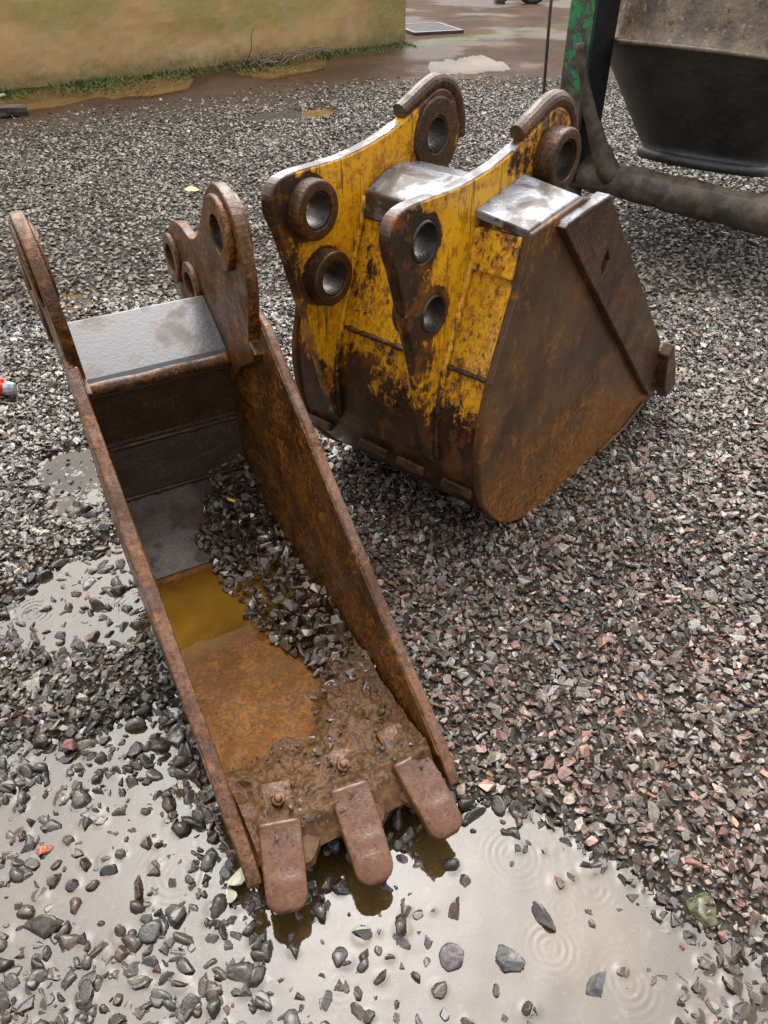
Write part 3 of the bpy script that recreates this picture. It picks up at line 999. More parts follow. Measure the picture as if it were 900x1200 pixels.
    for i, (wc, a0, rt, ln, wd, dz) in enumerate(spots):
        t_ = tooth(wc, a0, rt, ln, wd, M['tooth'], dz)
        # shank that carries the tooth, and its bolt
        bm = bmesh.new()
        box(bm, (0, .042, -.010), (.068, .09, .024))
        link_mesh('shank', bm, M['rustA'], t_, bevel=.008)
        if i < 2:
            bm = bmesh.new()
            bmesh.ops.create_cone(bm, cap_ends=True, segments=6, radius1=.018, radius2=.015, depth=.016, matrix=Matrix.Translation((.004, .045, .008)))
            bmesh.ops.create_cone(bm, cap_ends=True, segments=16, radius1=.010, radius2=.007, depth=.012, matrix=Matrix.Translation((.004, .045, .019)))
            link_mesh('bolt', bm, M['rustA'], t_, bevel=.003)
        else:
            link_mesh('bolt_hole', _z_ring(.0, .035, .016, .009, .001, .0045), M['rustA_dark'], t_, bevel=.001)
    # cutting lip
    bm = plate([(-.06, .082), (-.055, .094), (.0, .108), (.12, .113), (.12, .09), (.0, .08)], .035, WD - .035, 'x')
    bmesh.ops.subdivide_edges(bm, edges=[e for e in bm.edges if abs(e.verts[0].co.x - e.verts[1].co.x) > .2], cuts=40)
    for v in bm.verts:
        if v.co.y < .01:
            v.co.y += .045 * math.exp(-((v.co.x - .18) / .035) ** 2) + .05 * math.exp(-((v.co.x - .328) / .028) ** 2) + .006 * mnoise.noise(v.co * 50)
    link_mesh('lip', bm, M['mud'], T)
    return T
def _z_ring(cx, cy, ro, ri, z0, z1, n=20):
    bm = bmesh.new()
    rows = []
    for k in range(n):
        a = 2 * math.pi * k / n
        rows.append([bm.verts.new((cx + r * math.cos(a), cy + r * math.sin(a), z_)) for r, z_ in ((ri, z0), (ri, z1), (ro, z1), (ro, z0))])
    for k in range(n):
        A_, B_ = rows[k], rows[(k + 1) % n]
        for j in range(4):
            bm.faces.new((A_[j], A_[(j + 1) % 4], B_[(j + 1) % 4], B_[j]))
    return bm
narrow = build_narrow()

def aw(w_, a_, z_=0):
    c, s_ = math.cos(A_YAW), math.sin(A_YAW)
    return Vector((A_O[0] + w_ * c - a_ * s_, A_O[1] + w_ * s_ + a_ * c, z_))

# contents of the narrow bucket
def floor_z(a_):
    return float(np.interp(a_, [-.02, .1, .3, .54, .68, .78, .88, .99, 1.085], [.098, .104, .098, .086, .070, .072, .090, .142, .235]))
def mud_in_bucket():
    bm = bmesh.new()
    nw, na = 130, 150
    g = []
    for i in range(nw + 1):
        row = []
        for j in range(na + 1):
            w_ = .036 + (.475 - .072) * i / nw
            a_ = -.03 + .50 * j / na
            p = Vector((w_, a_, 0))
            n1 = mnoise.fractal(p * 13, .9, 2.1, 5)
            n2 = mnoise.fractal(p * 75, .6, 2.0, 4)
            # thick near the lip, a tongue up along the right wall
            edge = .24 + .30 * max(0, (w_ - .23) / .2) ** 1.2 + .05 * mnoise.noise(p * 9)
            m = max(0, min(1, (edge - a_) / .09)) * max(0, min(1, (a_ + .03) / .05))
            h_ = floor_z(a_) + .028 * m + m * (.016 * n1 + .0045 * n2 + .010 * max(0, mnoise.noise(p * 38)) ** 1.5) - .004 + .03 * m * max(0, (w_ - .33) / .11) ** 2 - (1 - m) * .008
            row.append(bm.verts.new(aw(w_, a_, h_)))
        g.append(row)
    for i in range(nw):
        for j in range(na):
            bm.faces.new((g[i][j], g[i + 1][j], g[i + 1][j + 1], g[i][j + 1]))
    o = link_mesh('mud', bm, M['mud'], None, smooth=True)
    tag(o, 'wet brown mud smeared over the lip of the narrow bucket', 'mud', None, 'stuff')
    pts, sz = [], []
    for k in range(520):
        w_, a_ = random.uniform(.05, .43), random.uniform(-.01, .46)
        edge = .22 + .30 * max(0, (w_ - .23) / .2) ** 1.2
        if a_ > edge: continue
        pts.append(tuple(aw(w_, a_, floor_z(a_) + .024 + .03 * max(0, (w_ - .33) / .11) ** 2 + random.uniform(-.004, .006)))); sz.append(random.choice((.006, .008, .010, .012, .016, .024)))
    n = len(pts)
    c = np.array([(.07, .036, .013), (.055, .028, .011), (.09, .045, .016), (.04, .025, .014)])[rng.integers(0, 4, n)]
    o = scatter('grit', np.array(pts), np.array(sz), c, .8, 1.4)
    tag(o, 'small muddy grit stuck in the mud on the narrow bucket lip', 'grit', None, 'stuff')
mud_in_bucket()
def water_in_bucket():
    bm = bmesh.new()
    ly = bm.verts.layers.float.new('depth')
    nx_, ny_ = 60, 70
    g = [[bm.verts.new(aw(.034 + .405 * i / nx_, .45 + .47 * j / ny_, .0865)) for j in range(ny_ + 1)] for i in range(nx_ + 1)]
    for i in range(nx_):
        for j in range(ny_):
            bm.faces.new((g[i][j], g[i + 1][j], g[i + 1][j + 1], g[i][j + 1]))
    for i in range(nx_ + 1):
        for j in range(ny_ + 1):
            a_, w_ = .45 + .47 * j / ny_, .034 + .405 * i / nx_
            g[i][j][ly] = max(0, .0865 - floor_z(a_) + .006 * mnoise.noise(Vector((a_ * 13, w_ * 13, 0))) + .003 * mnoise.noise(Vector((a_ * 40, w_ * 40, 3))) - .02 * (w_ - .15) - .001)
    o = link_mesh('bucket_water', bm, M['bucket_water'], None, smooth=True)
    tag(o, 'yellow brown rain water pooled on the floor of the narrow bucket', 'water', None, 'stuff')
water_in_bucket()
def pile_in_bucket():
    pts, sz = [], []
    for layer in range(3):
        X, Y = jgrid(.05, .43, .12, 1.12, .021)
        for w_, a_ in zip(X, Y):
            # left border of the pile, in bucket coordinates
            lim = np.interp(a_, [.10, .18, .35, .5, .62, .75, .86, .95, 1.1], [.45, .36, .33, .285, .255, .23, .235, .22, .33]) + .02 * mnoise.noise(Vector((a_ * 14, w_ * 8, 2)))
            d = w_ - lim
            if d < 0: continue
            top = .085 * min(1, d / .14) * np.interp(a_, [.12, .3, .6, .9, 1.1], [.4, .85, 1, .8, .25])
            z_ = floor_z(a_) + .008 + top * layer / 2
            if layer == 1 and random.random() < .5: continue
            pts.append(aw(w_, a_, z_)); sz.append(random.uniform(.024, .05))
    pts = np.array([tuple(p) for p in pts]); sz = np.array(sz)
    n = len(pts)
    c = PAL_DARK[rng.integers(0, len(PAL_DARK), n)] * rng.uniform(.9, 1.6, (n, 1)) * np.array([1.25, .95, .65])
    k = rng.random(n)
    c[k < .10] = (.06, .045, .018); c[k > .93] = (.11, .09, .07); c[(k > .2) & (k < .35)] = (.07, .036, .02)
    o = scatter('gravel', pts, sz, c, .7)
    tag(o, 'dark wet stones piled along the right wall inside the narrow bucket', 'gravel', None, 'stuff')
pile_in_bucket()

# ------------------------------------------------------------------ wide bucket (local x: from heel to lip, y: across towards the far side, z up)
def build_wide():
    T = empty('excavator_bucket', (B_O[0], B_O[1], 0), B_YAW)
    tag(T, 'wide rusty digging bucket with worn yellow paint and two tall ears, standing on the gravel', 'bucket')
    WD = .70
    front = [(-.044, .968), (-.072, .855), (-.155, .623), (-.182, .50), (-.178, .392), (-.160, .29), (-.120, .20), (-.02, .09), (.10, .03), (.262, .0)]
    sm = front[:3] + smooth_curve(front[2:], 5)[1:]
    side_outline = sm + [(.616, .0), (.90, .03), (.985, .075), (.955, .20), (.893, .35), (.285, .972), (.187, .994)]
    for s_ in ('n', 'f'):
        lo, hi = (0, .024) if s_ == 'n' else (WD - .024, WD)
        sp = link_mesh('side_plate', plate(side_outline, lo, hi), M['rustB_side'], T, bevel=.006)
        lo2, hi2 = (-.026, .001) if s_ == 'n' else (WD - .001, WD + .026)
        dia = [(.30 + .0, .795), (.322, .835), (.345, .800), (.325, .758)]
        bo = [(.058, .958), (.075, .967), (.282, .985), (.895, .358), (.955, .215), (.985, .12), (.925, .115)]
        bm = plate_poly_hole(bo, dia, lo2, hi2)
        link_mesh('side_bar', bm, M['rustB'], sp, bevel=.004)
        bm = plate([(.066, .960), (.078, .970), (.278, .9875), (.284, .978)], lo2 + .001, hi2 + .012)
        link_mesh('worn_sheen_bar', bm, M['plateB'], sp, bevel=.003)  # added pale steel strip, its colour standing in for sheen on the bar top
        # end block at the lip corner
        bm = bmesh.new()
        lo3, hi3 = (-.066, -.027) if s_ == 'n' else (WD + .027, WD + .066)
        plate([(.905, .30), (.935, .335), (1.015, .225), (1.06, .125), (1.0, .09), (.955, .15)], lo3, hi3, bm=bm)
        link_mesh('corner_block', bm, M['rustB'], sp, bevel=.004)
        y0 = lo + (-.004 if s_ == 'n' else .028)
        link_mesh('weld_bead', weld_bead([(.60, y0, .022), (.80, y0, .03), (.93, y0, .075)], .010), M['rustB'], sp, smooth=True)
    # shell
    inset = [(p[0] + .008, p[1] + (.004 if p[1] < .3 else 0)) for p in sm]
    def off(pts, d):
        out = []
        for i, p in enumerate(pts):
            a, b = np.array(pts[max(i - 1, 0)]), np.array(pts[min(i + 1, len(pts) - 1)])
            t = (b - a) / np.linalg.norm(b - a)
            out.append((p[0] - t[1] * d, p[1] + t[0] * d))
        return out
    upper = inset[:3]
    bm = plate(upper + off(upper, .022)[::-1], .022, WD - .022)
    link_mesh('upper_shell', bm, M['paint_shell'], T, bevel=.002)
    lower = inset[2:] + [(.616, .006), (.90, .036)]
    bm = plate(lower + off(lower, .022)[::-1], .022, WD - .022)
    link_mesh('lower_shell', bm, M['paint_shell'], T, bevel=.002)
    link_mesh('weld_bead', weld_bead([(-.150, .022, .623), (-.150, WD - .022, .623)], .007), M['rustB'], T, smooth=True)
    # lip and its teeth
    bm = plate([(.88, .03), (1.02, .055), (1.10, .085), (1.095, .10), (1.0, .088), (.88, .068)], .0, WD)
    link_mesh('lip', bm, M['rustB'], T, bevel=.004)
    for k in range(4):
        y_ = .09 + k * .173
        bm = bmesh.new()
        for (x0, hw, hz) in ():
            pass
        prof = [(1.02, .05), (1.10, .075), (1.24, .115), (1.235, .125), (1.10, .125), (1.02, .115)]
        plate(prof, y_ - .04, y_ + .04, bm=bm)
        link_mesh('tooth', bm, M['rustB'], T, bevel=.006)
    # wear strips along the heel
    for y0, y1 in ((.03, .135), (.20, .30), (.34, .45), (.57, .67)):
        px, pz = -.146, .262
        d = Vector((-.93, 0, -.36))
        bm = bmesh.new()
        box(bm, (px - .006, (y0 + y1) / 2, pz - .002), (.026, y1 - y0, .030), Matrix.Rotation(.38, 3, 'Y'))
        link_mesh('wear_strip', bm, M['rustB'], T, bevel=.007)
    # torque tube: box along the top between the sides
    tube_o = [(-.046, .966), (.03, 1.004), (.085, 1.012), (.185, .996), (.205, .90), (.10, .86), (-.06, .90)]
    bm = plate(tube_o, .188, WD - .188)
    link_mesh('torque_tube', bm, M['plateB'], T, bevel=.008, seg=3)
    for s_ in ('n', 'f'):
        m_ = (lambda v: v) if s_ == 'n' else (lambda v: WD - v)
        bm = bmesh.new()
        a = [(-.060, m_(.152), .997), (.145, m_(.152), 1.034), (.186, m_(.010), .999), (-.046, m_(.010), .973)]
        b = [(x_ + .0, y_, z_ - .022) for x_, y_, z_ in a]
        va = [bm.verts.new(p) for p in a]; vb = [bm.verts.new(p) for p in b]
        bm.faces.new(va); bm.faces.new(vb[::-1])
        for k in range(4):
            bm.faces.new((va[k], vb[k], vb[(k + 1) % 4], va[(k + 1) % 4]))
        bmesh.ops.subdivide_edges(bm, edges=bm.edges, cuts=2, use_grid_fill=True)
        link_mesh('top_cap', bm, M['plateB'], T, bevel=.005, seg=3)
        # box face below the cap, between ear and side
        bm = plate([(-.050, .955), (-.078, .86), (.10, .80), (.19, .95)], min(m_(.152), m_(.024)), max(m_(.152), m_(.024)))
        link_mesh('cap_box', bm, M['paint_shell'], T, bevel=.004)
    # ears
    left = smooth_curve([(-.19, .35), (-.225, .48), (-.270, .66), (-.302, .757), (-.328, .85), (-.352, .925), (-.374, .98), (-.372, 1.025), (-.345, 1.055), (-.29, 1.062), (-.13, 1.062), (0, 1.077), (.108, 1.104), (.20, 1.138), (.268, 1.162), (.33, 1.142), (.370, 1.08), (.375, 1.01), (.345, .962)], 4)
    outline = left + [(.30, .93), (.12, .86), (-.02, .86), (-.10, .70), (-.125, .60), (-.15, .40), (-.15, .335), (-.168, .318)]
    for s_ in ('n', 'f'):
        lo, hi = (.15, .185) if s_ == 'n' else (.515, .55)
        inn = 1 if s_ == 'n' else -1                           # direction towards the middle
        ear = link_mesh('ear', plate(outline, lo, hi, 'y', [(H1, .047), (H2, .047), (H3, .050)]), M['paint_ear_near'] if s_ == 'n' else M['paint_ear'], T, bevel=.005)
        def boss(c_, ro, ri, y0, y1, mat):
            link_mesh('boss', ring(c_, ro, ri, min(y0, y1), max(y0, y1)), mat, ear, bevel=.003)
        inner_face = hi if s_ == 'n' else lo
        outer_face = lo if s_ == 'n' else hi
        for c_ in (H1, H2):
            boss(c_, .072, .046, inner_face - inn * .003, inner_face + inn * .040, M['rustB'])
            link_mesh('pin_bore', ring(c_, .0475, .0415, min(outer_face - inn * .003, inner_face + inn * .036), max(outer_face - inn * .003, inner_face + inn * .036)), M['steel'], ear)
        boss(H3, .076, .049, outer_face + inn * .003, outer_face - inn * .052, M['rustB'])
        boss(H3, .096, .049, inner_face - inn * .003, inner_face + inn * .010, M['rustB'])
        link_mesh('pin_bore', ring(H3, .0505, .044, min(outer_face - inn * .046, inner_face + inn * .008), max(outer_face - inn * .046, inner_face + inn * .008)), M['steel'], ear)
        # bent round bar welded over the top of the lobe
        ym = (lo + hi) / 2
        pth = smooth_curve([(.118, 1.126), (.17, 1.146), (.225, 1.168), (.275, 1.178), (.325, 1.165), (.365, 1.128), (.388, 1.075), (.393, 1.02)], 5)
        link_mesh('top_bar', tube([(p[0], ym, p[1]) for p in pth], .0215, 14), M['plateB' if False else 'rustB'], ear, smooth=False, bevel=.002)
        edge = smooth_curve([(-.34, 1.058), (-.29, 1.064), (-.13, 1.064), (0, 1.079), (.105, 1.105)], 5)
        bm = plate(edge + [(p[0], p[1] - .012) for p in edge[::-1]], lo + .002, hi - .002)
        link_mesh('worn_sheen_edge', bm, M['plateB'], ear, bevel=.003)  # pale bare-steel strip; the ear's white wet highlight is put into its colour
        # weld lines where the ear meets the shell
        for yy in (lo - .003, hi + .003):
            link_mesh('weld_bead', weld_bead([(-.05, yy, .955), (-.078, yy, .845), (-.156, yy, .625), (-.183, yy, .50), (-.180, yy, .40), (-.172, yy, .345)], .009), M['paint_shell'], ear, smooth=True)
    return T
def plate_poly_hole(outline, hole, lo, hi):
    bm = bmesh.new()
    edges = []
    for lp in (outline, hole):
        vs_ = [bm.verts.new((p[0], lo, p[1])) for p in lp]
        edges += [bm.edges.new((vs_[i], vs_[(i + 1) % len(vs_)])) for i in range(len(vs_))]
    r = bmesh.ops.triangle_fill(bm, use_beauty=True, edges=edges)
    faces = [g for g in r['geom'] if isinstance(g, bmesh.types.BMFace)]
    r = bmesh.ops.extrude_face_region(bm, geom=faces)
    bmesh.ops.translate(bm, verts=[g for g in r['geom'] if isinstance(g, bmesh.types.BMVert)], vec=(0, hi - lo, 0))
    return bm
wide = build_wide()

# ------------------------------------------------------------------ concrete mixer at the right
def build_mixer():
    T = empty('concrete_mixer', (1.86, 4.75, 0))
    tag(T, 'old concrete mixer with a dark conical drum and crusted green frame at the top right', 'mixer')
    def lathe(prof, mat, nm, lean=(0, 0), n=64, jit=.006):
        bm = bmesh.new()
        rows = []
        for r_, z_ in prof:
            row = []
            for k in range(n):
                a = 2 * math.pi * k / n
                p = Vector((r_ * math.cos(a), r_ * math.sin(a), z_))
                rr = 1 + jit * mnoise.noise(p * 6) + jit * .6 * mnoise.noise(p * 22)
                row.append(bm.verts.new((p.x * rr, p.y * rr, p.z)))
            rows.append(row)
        for A_, B_ in zip(rows, rows[1:]):
            for k in range(n):
                bm.faces.new((A_[k], A_[(k + 1) % n], B_[(k + 1) % n], B_[k]))
        o = link_mesh(nm, bm, mat, T, smooth=True)
        o.rotation_euler = (math.radians(-8), math.radians(7), 0)
        o.location = (0, 0, .475)
        return o
    lower = [(.0, -.13), (.33, -.13), (.35, -.10), (.35, -.09)] + [(.35 + .37 * k / 10, -.09 + .48 * k / 10) for k in range(11)]
    lathe(lower, M['drum_lower'], 'drum_cone')
    lathe([(.333, -.14), (.365, -.14), (.377, -.115), (.37, -.09), (.35, -.083)], M['crust'], 'drum_bottom_rim', jit=.02).data.materials[0] = M['drum_lower']
    up = [(.720, .388), (.732, .392), (.732, .405)] + [(.726 - .006 * k / 8, .41 + .59 * k / 8) for k in range(9)] + [(.72 - .32 * k / 6, 1.0 + .38 * k / 6) for k in range(1, 7)] + [(.38, 1.38), (.66, 1.0), (.69, .46), (.0, .40)]
    lathe(up, M['drum_upper'], 'drum')
    lathe([(.724, .380), (.737, .383), (.740, .392), (.735, .401), (.724, .404)], M['drum_upper'], 'drum_seam', jit=.004)
    X0 = Vector((1.86, 4.75, 0))
    def L(*p): return Vector(p) - X0
    # ground pipe and end foot
    a, b = Vector((1.10, 4.66, .33)), Vector((2.75, 2.98, .33))
    bm = tube([L(*a.lerp(b, k / 60)) for k in range(61)], [.088 + .010 * mnoise.noise(Vector((k * .2, 0, 0))) for k in range(61)], 20, jitter=.10)
    link_mesh('frame_pipe', bm, M['crust'], T, smooth=True)
    # legs under the pipe ends
    for p in (a, b):
        bm = tube([L(p.x, p.y, p.z), L(p.x + .02, p.y + .05, 0.0)], .05, 12, jitter=.1)
        link_mesh('leg', bm, M['crust'], T, smooth=True)
    # green upright: angle section
    px, py = .955, 4.66
    r_ = Matrix.Rotation(math.radians(42), 3, 'Z')
    for nm, c_, s3, mt in (('post', (-.0, -.075, .95), (.016, .15, 1.3), M['green']), ('post_flange', (.088, -.158, .95), (.19, .016, 1.3), M['dark_steel'])):
        bm = bmesh.new()
        box(bm, (0, 0, 0), (1, 1, 1))
        q = Vector(c_)
        for v in bm.verts:
            v.co = L(px, py, 0) + r_ @ (Vector((v.co.x * s3[0] + q.x, v.co.y * s3[1] + q.y, 0))) + Vector((0, 0, v.co.z * s3[2] + q.z))
        bmesh.ops.subdivide_edges(bm, edges=bm.edges, cuts=5, use_grid_fill=True)
        for v in bm.verts:
            v.co += Vector((mnoise.noise(v.co * 11), mnoise.noise(v.co * 11 + Vector((5, 0, 0))), 0)) * .005
        link_mesh(nm, bm, mt, T, bevel=.003)
    # encrusted brace from the post down to the pipe
    p0, p1 = Vector((.99, 4.50, .98)), Vector((1.26, 4.46, .34))
    bm = tube([L(*(p0.lerp(p1, k / 20) + Vector((-.035 * math.sin(math.pi * k / 20), 0, 0)))) for k in range(21)], [.024 + .045 * (k / 20) ** 2 for k in range(21)], 12, jitter=.3)
    link_mesh('brace', bm, M['crust'], T, smooth=True)
    # thin hanging rod
    bm = tube([L(.835, 4.62, 1.75), L(.838, 4.60, 1.1), L(.885, 4.60, .0)], .008, 8)
    link_mesh('rod', bm, M['grate'], T, smooth=True)
    bm = tube([L(.835, 4.62, 1.7), L(.98, 4.64, 1.56)], .012, 8)
    link_mesh('rod_bracket', bm, M['grate'], T, smooth=True)
    # yoke arm that carries the drum
    bm = tube([L(1.085, 4.70, 1.5), L(1.085, 4.70, 1.62), L(1.2, 4.68, 1.66), L(1.30, 4.64, 1.45)], .045, 12)
    link_mesh('yoke', bm, M['crust'], T, smooth=True)
    return T
build_mixer()

# ------------------------------------------------------------------ small things
def build_wheel():
    T = empty('wheel', (2.62, 16.25, .0), math.radians(6))
    tag(T, 'black tyred wheel standing on the wet dirt at the top edge of the photo', 'wheel')
    def torus(R, r, mat, nm, z=.33, sx=1.0):
        bm = bmesh.new()
        n, m = 48, 14
        rows = [[bm.verts.new(((R + r * math.cos(2 * math.pi * j / m)) * math.cos(2 * math.pi * i / n), r * sx * math.sin(2 * math.pi * j / m), z + (R + r * math.cos(2 * math.pi * j / m)) * math.sin(2 * math.pi * i / n))) for j in range(m)] for i in range(n)]
        for i in range(n):
            for j in range(m):
                bm.faces.new((rows[i][j], rows[(i + 1) % n][j], rows[(i + 1) % n][(j + 1) % m], rows[i][(j + 1) % m]))
        return link_mesh(nm, bm, mat, T, smooth=True)
    torus(.275, .055, M['black_rubber'], 'tyre')
    torus(.215, .014, M['chrome'], 'rim', sx=2.2)
    bm = bmesh.new()
    bmesh.ops.create_cone(bm, cap_ends=True, segments=20, radius1=.05, radius2=.05, depth=.14, matrix=Matrix.Translation((0, 0, .33)) @ Matrix.Rotation(math.pi / 2, 4, 'X'))
    link_mesh('hub', bm, M['chrome'], T, bevel=.004)
    for k in range(10):
        a = k * math.pi / 5
        bm = tube([(.04 * math.cos(a), .0, .33 + .04 * math.sin(a)), (.21 * math.cos(a), 0, .33 + .21 * math.sin(a))], .006, 6)
        link_mesh('spoke', bm, M['chrome'], T, smooth=True)
    bm = tube([(0, .08, .33), (-.25, .10, .20), (-.52, .10, .03)], .025, 8)
    link_mesh('stand_arm', bm, M['chrome'], T, smooth=True)
    bm = bmesh.new(); box(bm, (-.56, .10, .045), (.16, .20, .09)); link_mesh('stand_foot', bm, M['black_rubber'], T, bevel=.02)
build_wheel()

def build_grate():
    T = empty('drain_grate', (.62, 12.95, .012), math.radians(20))
    tag(T, 'dark iron drain grate lying flat beside the end of the wall', 'grate')
    bm = bmesh.new()
    for c_, s3 in (((0, -.42, .02), (.75, .05, .04)), ((0, .42, .02), (.75, .05, .04)), ((-.35, 0, .02), (.05, .80, .04)), ((.35, 0, .02), (.05, .80, .04))):
        box(bm, c_, s3)
    link_mesh('grate_frame', bm, M['grate'], T)
    for k in range(9):
        bm = bmesh.new(); box(bm, (0, -.34 + k * .085, .022), (.66, .04, .03))
        link_mesh('slat', bm, M['grate'], T)
build_grate()

def build_plank():
    bm = bmesh.new()
    box(bm, (0, 0, 0), (.42, .12, .07))
    bmesh.ops.subdivide_edges(bm, edges=bm.edges, cuts=5, use_grid_fill=True)
    for v in bm.verts:
        v.co += Vector((mnoise.noise(v.co * 15), mnoise.noise(v.co * 15 + Vector((3, 0, 0))), mnoise.noise(v.co * 15 + Vector((0, 7, 0))))) * .018
    o = link_mesh('wood_block', bm, M['wood'], None)
    o.location = (-3.42, 7.60, .045); o.rotation_euler = (0, .05, .35)
    tag(o, 'dark piece of wet wood lying on the gravel at the left edge', 'wood')
build_plank()

def build_red():
    T = empty('red_plastic_piece', (-1.535, 2.66, .025))
    tag(T, 'bright red plastic piece with a grey collar at the left edge', 'debris')
    bm = bmesh.new()
    bmesh.ops.create_icosphere(bm, subdivisions=3, radius=1)
    for v in bm.verts:
        v.co = Vector((v.co.x * .052, v.co.y * .04, v.co.z * .042 + .03)) * (1 + .28 * mnoise.noise(v.co * 2.2))
    link_mesh('red_body', bm, M['red'], T)
    bm = tube([(.045, -.005, .03), (.062, -.006, .031), (.085, -.004, .03)], [.026, .029, .022], 10)
    link_mesh('collar', bm, lone_stone('grey_collar', (.22, .25, .25)), T, bevel=.003)
build_red()

def leaf(loc, size, rz, mat, label, tilt=.2):
    bm = bmesh.new()
    n = 9
    top = [(t, .32 * math.sin(math.pi * t ** .8)) for t in np.linspace(0, 1, n)]
    mid = [bm.verts.new((t - .5, 0, .02 + .06 * math.sin(t * 3))) for t, _ in top]
    for sgn in (1, -1):
        ed = [bm.verts.new((t - .5, sgn * w_, .06 + .06 * math.sin(t * 3))) for t, w_ in top]
        for i in range(n - 1):
            vs_ = [mid[i], mid[i + 1], ed[i + 1], ed[i]]
            bm.faces.new(vs_ if sgn > 0 else vs_[::-1])
    bmesh.ops.scale(bm, vec=(size,) * 3, verts=bm.verts)
    o = link_mesh('leaf', bm, mat, None, smooth=True)
    sol = o.modifiers.new('thickness', 'SOLIDIFY'); sol.thickness = .0008
    o.location = loc; o.rotation_euler = (tilt, tilt * .5, rz)
    tag(o, label, 'leaf', 'fallen leaves')
leaf((-1.26, 5.25, .045), .10, .2, M['leaf_yellow'], 'pale yellow leaf on the gravel above the narrow bucket ear')
leaf((1.06, 2.87, .045), .05, .6, M['leaf_yellow'], 'pale yellow leaf on the gravel right of the wide bucket')
lp = aw(.048, .86, .10)
leaf(tuple(lp), .035, 1.2, M['leaf_green'], 'small bright green leaf by the water inside the narrow bucket', .6)
lp = aw(.33, .93, .24)
leaf(tuple(lp), .04, 2.2, M['leaf_yellow'], 'dull yellow leaf on the stones at the back of the narrow bucket', .5)

def stone_thing(loc, size, col, label, i, rz=0., squash=(1, 1, 1), rough=None):
    me = bpy.data.meshes.new('stone')
    bm = bmesh.new()
    r = random.Random(900 + i)
    bmesh.ops.create_icosphere(bm, subdivisions=4, radius=1)
    planes = [(Vector((r.gauss(0, 1), r.gauss(0, 1), r.gauss(0, 1))).normalized(), r.uniform(.40, .72)) for _ in range(11)]
    for v in bm.verts:
        p = v.co.copy()
        for n_, d_ in planes:
            e = p.dot(n_) - d_
            if e > 0: p -= n_ * e * .98
        p *= 1.25 + .10 * mnoise.noise(p * 3 + Vector((i * 3.3, 0, 0))) + .05 * mnoise.noise(p * 9)
        v.co = Vector((p.x * .5 * squash[0], p.y * .38 * squash[1], p.z * .30 * squash[2]))
    bmesh.ops.scale(bm, vec=(size,) * 3, verts=bm.verts)
    o = link_mesh('stone', bm, lone_stone('stone_%d' % i, col) if rough is None else rough, None, smooth=True)
    o.location = loc; o.rotation_euler = (r.uniform(-.2, .2), r.uniform(-.2, .2), rz)
    tag(o, label, 'stone', 'single stones that stand out from the gravel')
stone_thing((.315, .675, .004), .058, (.06, .05, .045), 'dark oblong stone standing alone in the puddle right of the teeth', 1, -.75, (1, .75, 1))
stone_thing((.235, .595, .004), .060, (.085, .085, .08), 'grey angular stone in the puddle below the lone oblong stone', 2, -.5)
stone_thing((.135, .60, .003), .052, (.065, .05, .05), 'purplish dark block stone at the brown water edge below the right tooth', 3, -.6, (1, 1.1, 1))
stone_thing((.14, .69, .0), .045, (.06, .035, .025), 'small reddish brown stone left of the lone oblong stone', 4, 1.2)
stone_thing((-.295, .748, .022), .042, (.75, .73, .6), 'white lime lump in the puddle beside the left tooth', 5, .4, (1, 1.1, 1.3), M['white_lump'])
stone_thing((-.305, .715, .014), .030, (.7, .68, .55), 'smaller white lump just below the white lime lump', 6, 1.4, (1, 1, 1.2), M['white_lump'])
stone_thing((-.665, .655, .004), .062, (.05, .042, .03), 'long smooth dark stone alone in the puddle at the lower left', 7, .15, (1.1, .75, 1.2))
stone_thing((-.41, .68, .006), .054, (.07, .065, .06), 'round dark stone beside the ripple ring at the lower left', 8, .4)
stone_thing((-.72, .81, .006), .028, (.36, .08, .035), 'small orange red stone in the puddle at the left edge', 9, .6)
stone_thing((-.50, .735, .004), .050, (.06, .038, .028), 'brown pointed stone between the two ripple rings', 10, 1.8, (1, .6, 1))
stone_thing((-.74, 1.06, .022), .046, (.24, .10, .09), 'pinkish red stone on the gravel left of the narrow bucket', 11, .3)
stone_thing((.625, .685, .004), .075, (.075, .08, .03), 'pale stone with yellow green moss at the right puddle edge', 31, 1.2, (1, 1.1, .8))
stone_thing((.395, .555, .002), .055, (.08, .08, .08), 'grey rounded stone half under water near the lower right', 13, .9)

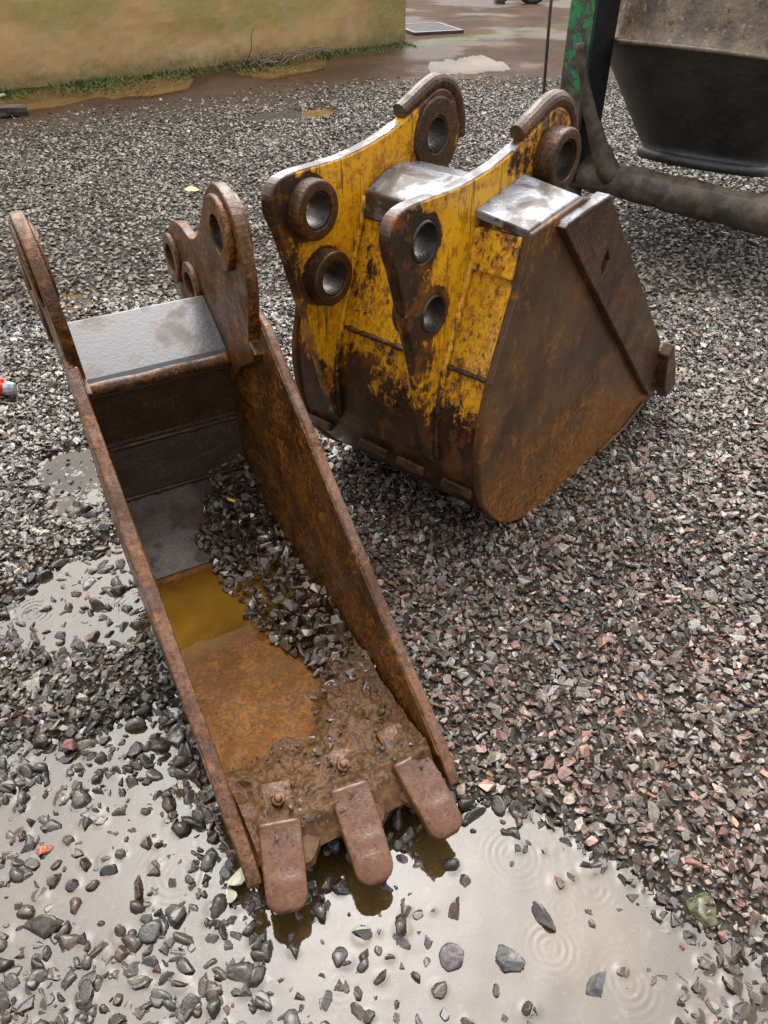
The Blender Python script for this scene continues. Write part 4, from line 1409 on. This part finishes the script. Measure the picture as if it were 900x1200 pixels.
# grass and litter along the foot of the wall
def wall_point(s_, off_):
    a, b = Vector((-3.86, 8.66, 0)), Vector((.28, 11.74, 0))
    d = (b - a).normalized(); n_ = Vector((d.y, -d.x, 0))
    return a + d * s_ + n_ * off_
def build_grass():
    bm = bmesh.new()
    r = random.Random(3)
    for k in range(16000):
        s_ = r.uniform(-1.5, 5.15)
        dens = .30 + .9 * mnoise.noise(Vector((s_ * 1.6, 0, 4))) + (.5 if s_ > 4.0 else 0)
        if r.random() > dens: continue
        off_ = abs(r.gauss(0, .30)) + .01
        p = wall_point(s_, off_); p.z = .0
        h_ = r.uniform(.015, .05) * (1.3 - min(1, off_ * 2)); a = r.uniform(0, 6.28); w_ = r.uniform(.006, .014)
        q = Vector((math.cos(a), math.sin(a), 0)) * w_
        ln = Vector((r.gauss(0, .03), r.gauss(0, .03), h_))
        bm.faces.new([bm.verts.new(p - q), bm.verts.new(p + q), bm.verts.new(p + ln)])
    o = link_mesh('grass', bm, M['grass'], None)
    tag(o, 'low green grass and moss along the foot of the concrete wall', 'grass', None, 'stuff')
    bm = bmesh.new()
    for k in range(80):
        p = wall_point(3.15 + r.gauss(0, .35), .20 + abs(r.gauss(0, .12)))
        p.z = r.uniform(.02, .10)
        a = r.uniform(0, 6.28); l_ = r.uniform(.08, .3)
        d = Vector((math.cos(a), math.sin(a), r.uniform(-.25, .25))) * l_
        tube([p - d / 2, p + Vector((0, 0, .02)), p + d / 2], r.uniform(.003, .007), 5, bm=bm)
    o = link_mesh('twigs', bm, M['twig'], None)
    tag(o, 'heap of dry twigs and straw at the foot of the wall', 'twigs', None, 'stuff')
    p = wall_point(2.72, .22)
    bm = tube([p + Vector((-.05, 0, .0)), p + Vector((.04, 0, .18)), p + Vector((.05, .0, .32)), p + Vector((.12, .02, .42))], [.009, .008, .006, .003], 6)
    o = link_mesh('twig', bm, M['twig'], None, smooth=True)
    tag(o, 'single bent twig sticking up in front of the concrete wall', 'twig')
build_grass()
for i, (x_, y_, s_) in enumerate([(-3.72, 8.35, .07)]):
    stone_thing((x_, y_, .03), s_, (.7, .7, .68), 'small white lump on the mud by the wall at the left', 40 + i, .3, (1, 1, 1), M['white_lump'])
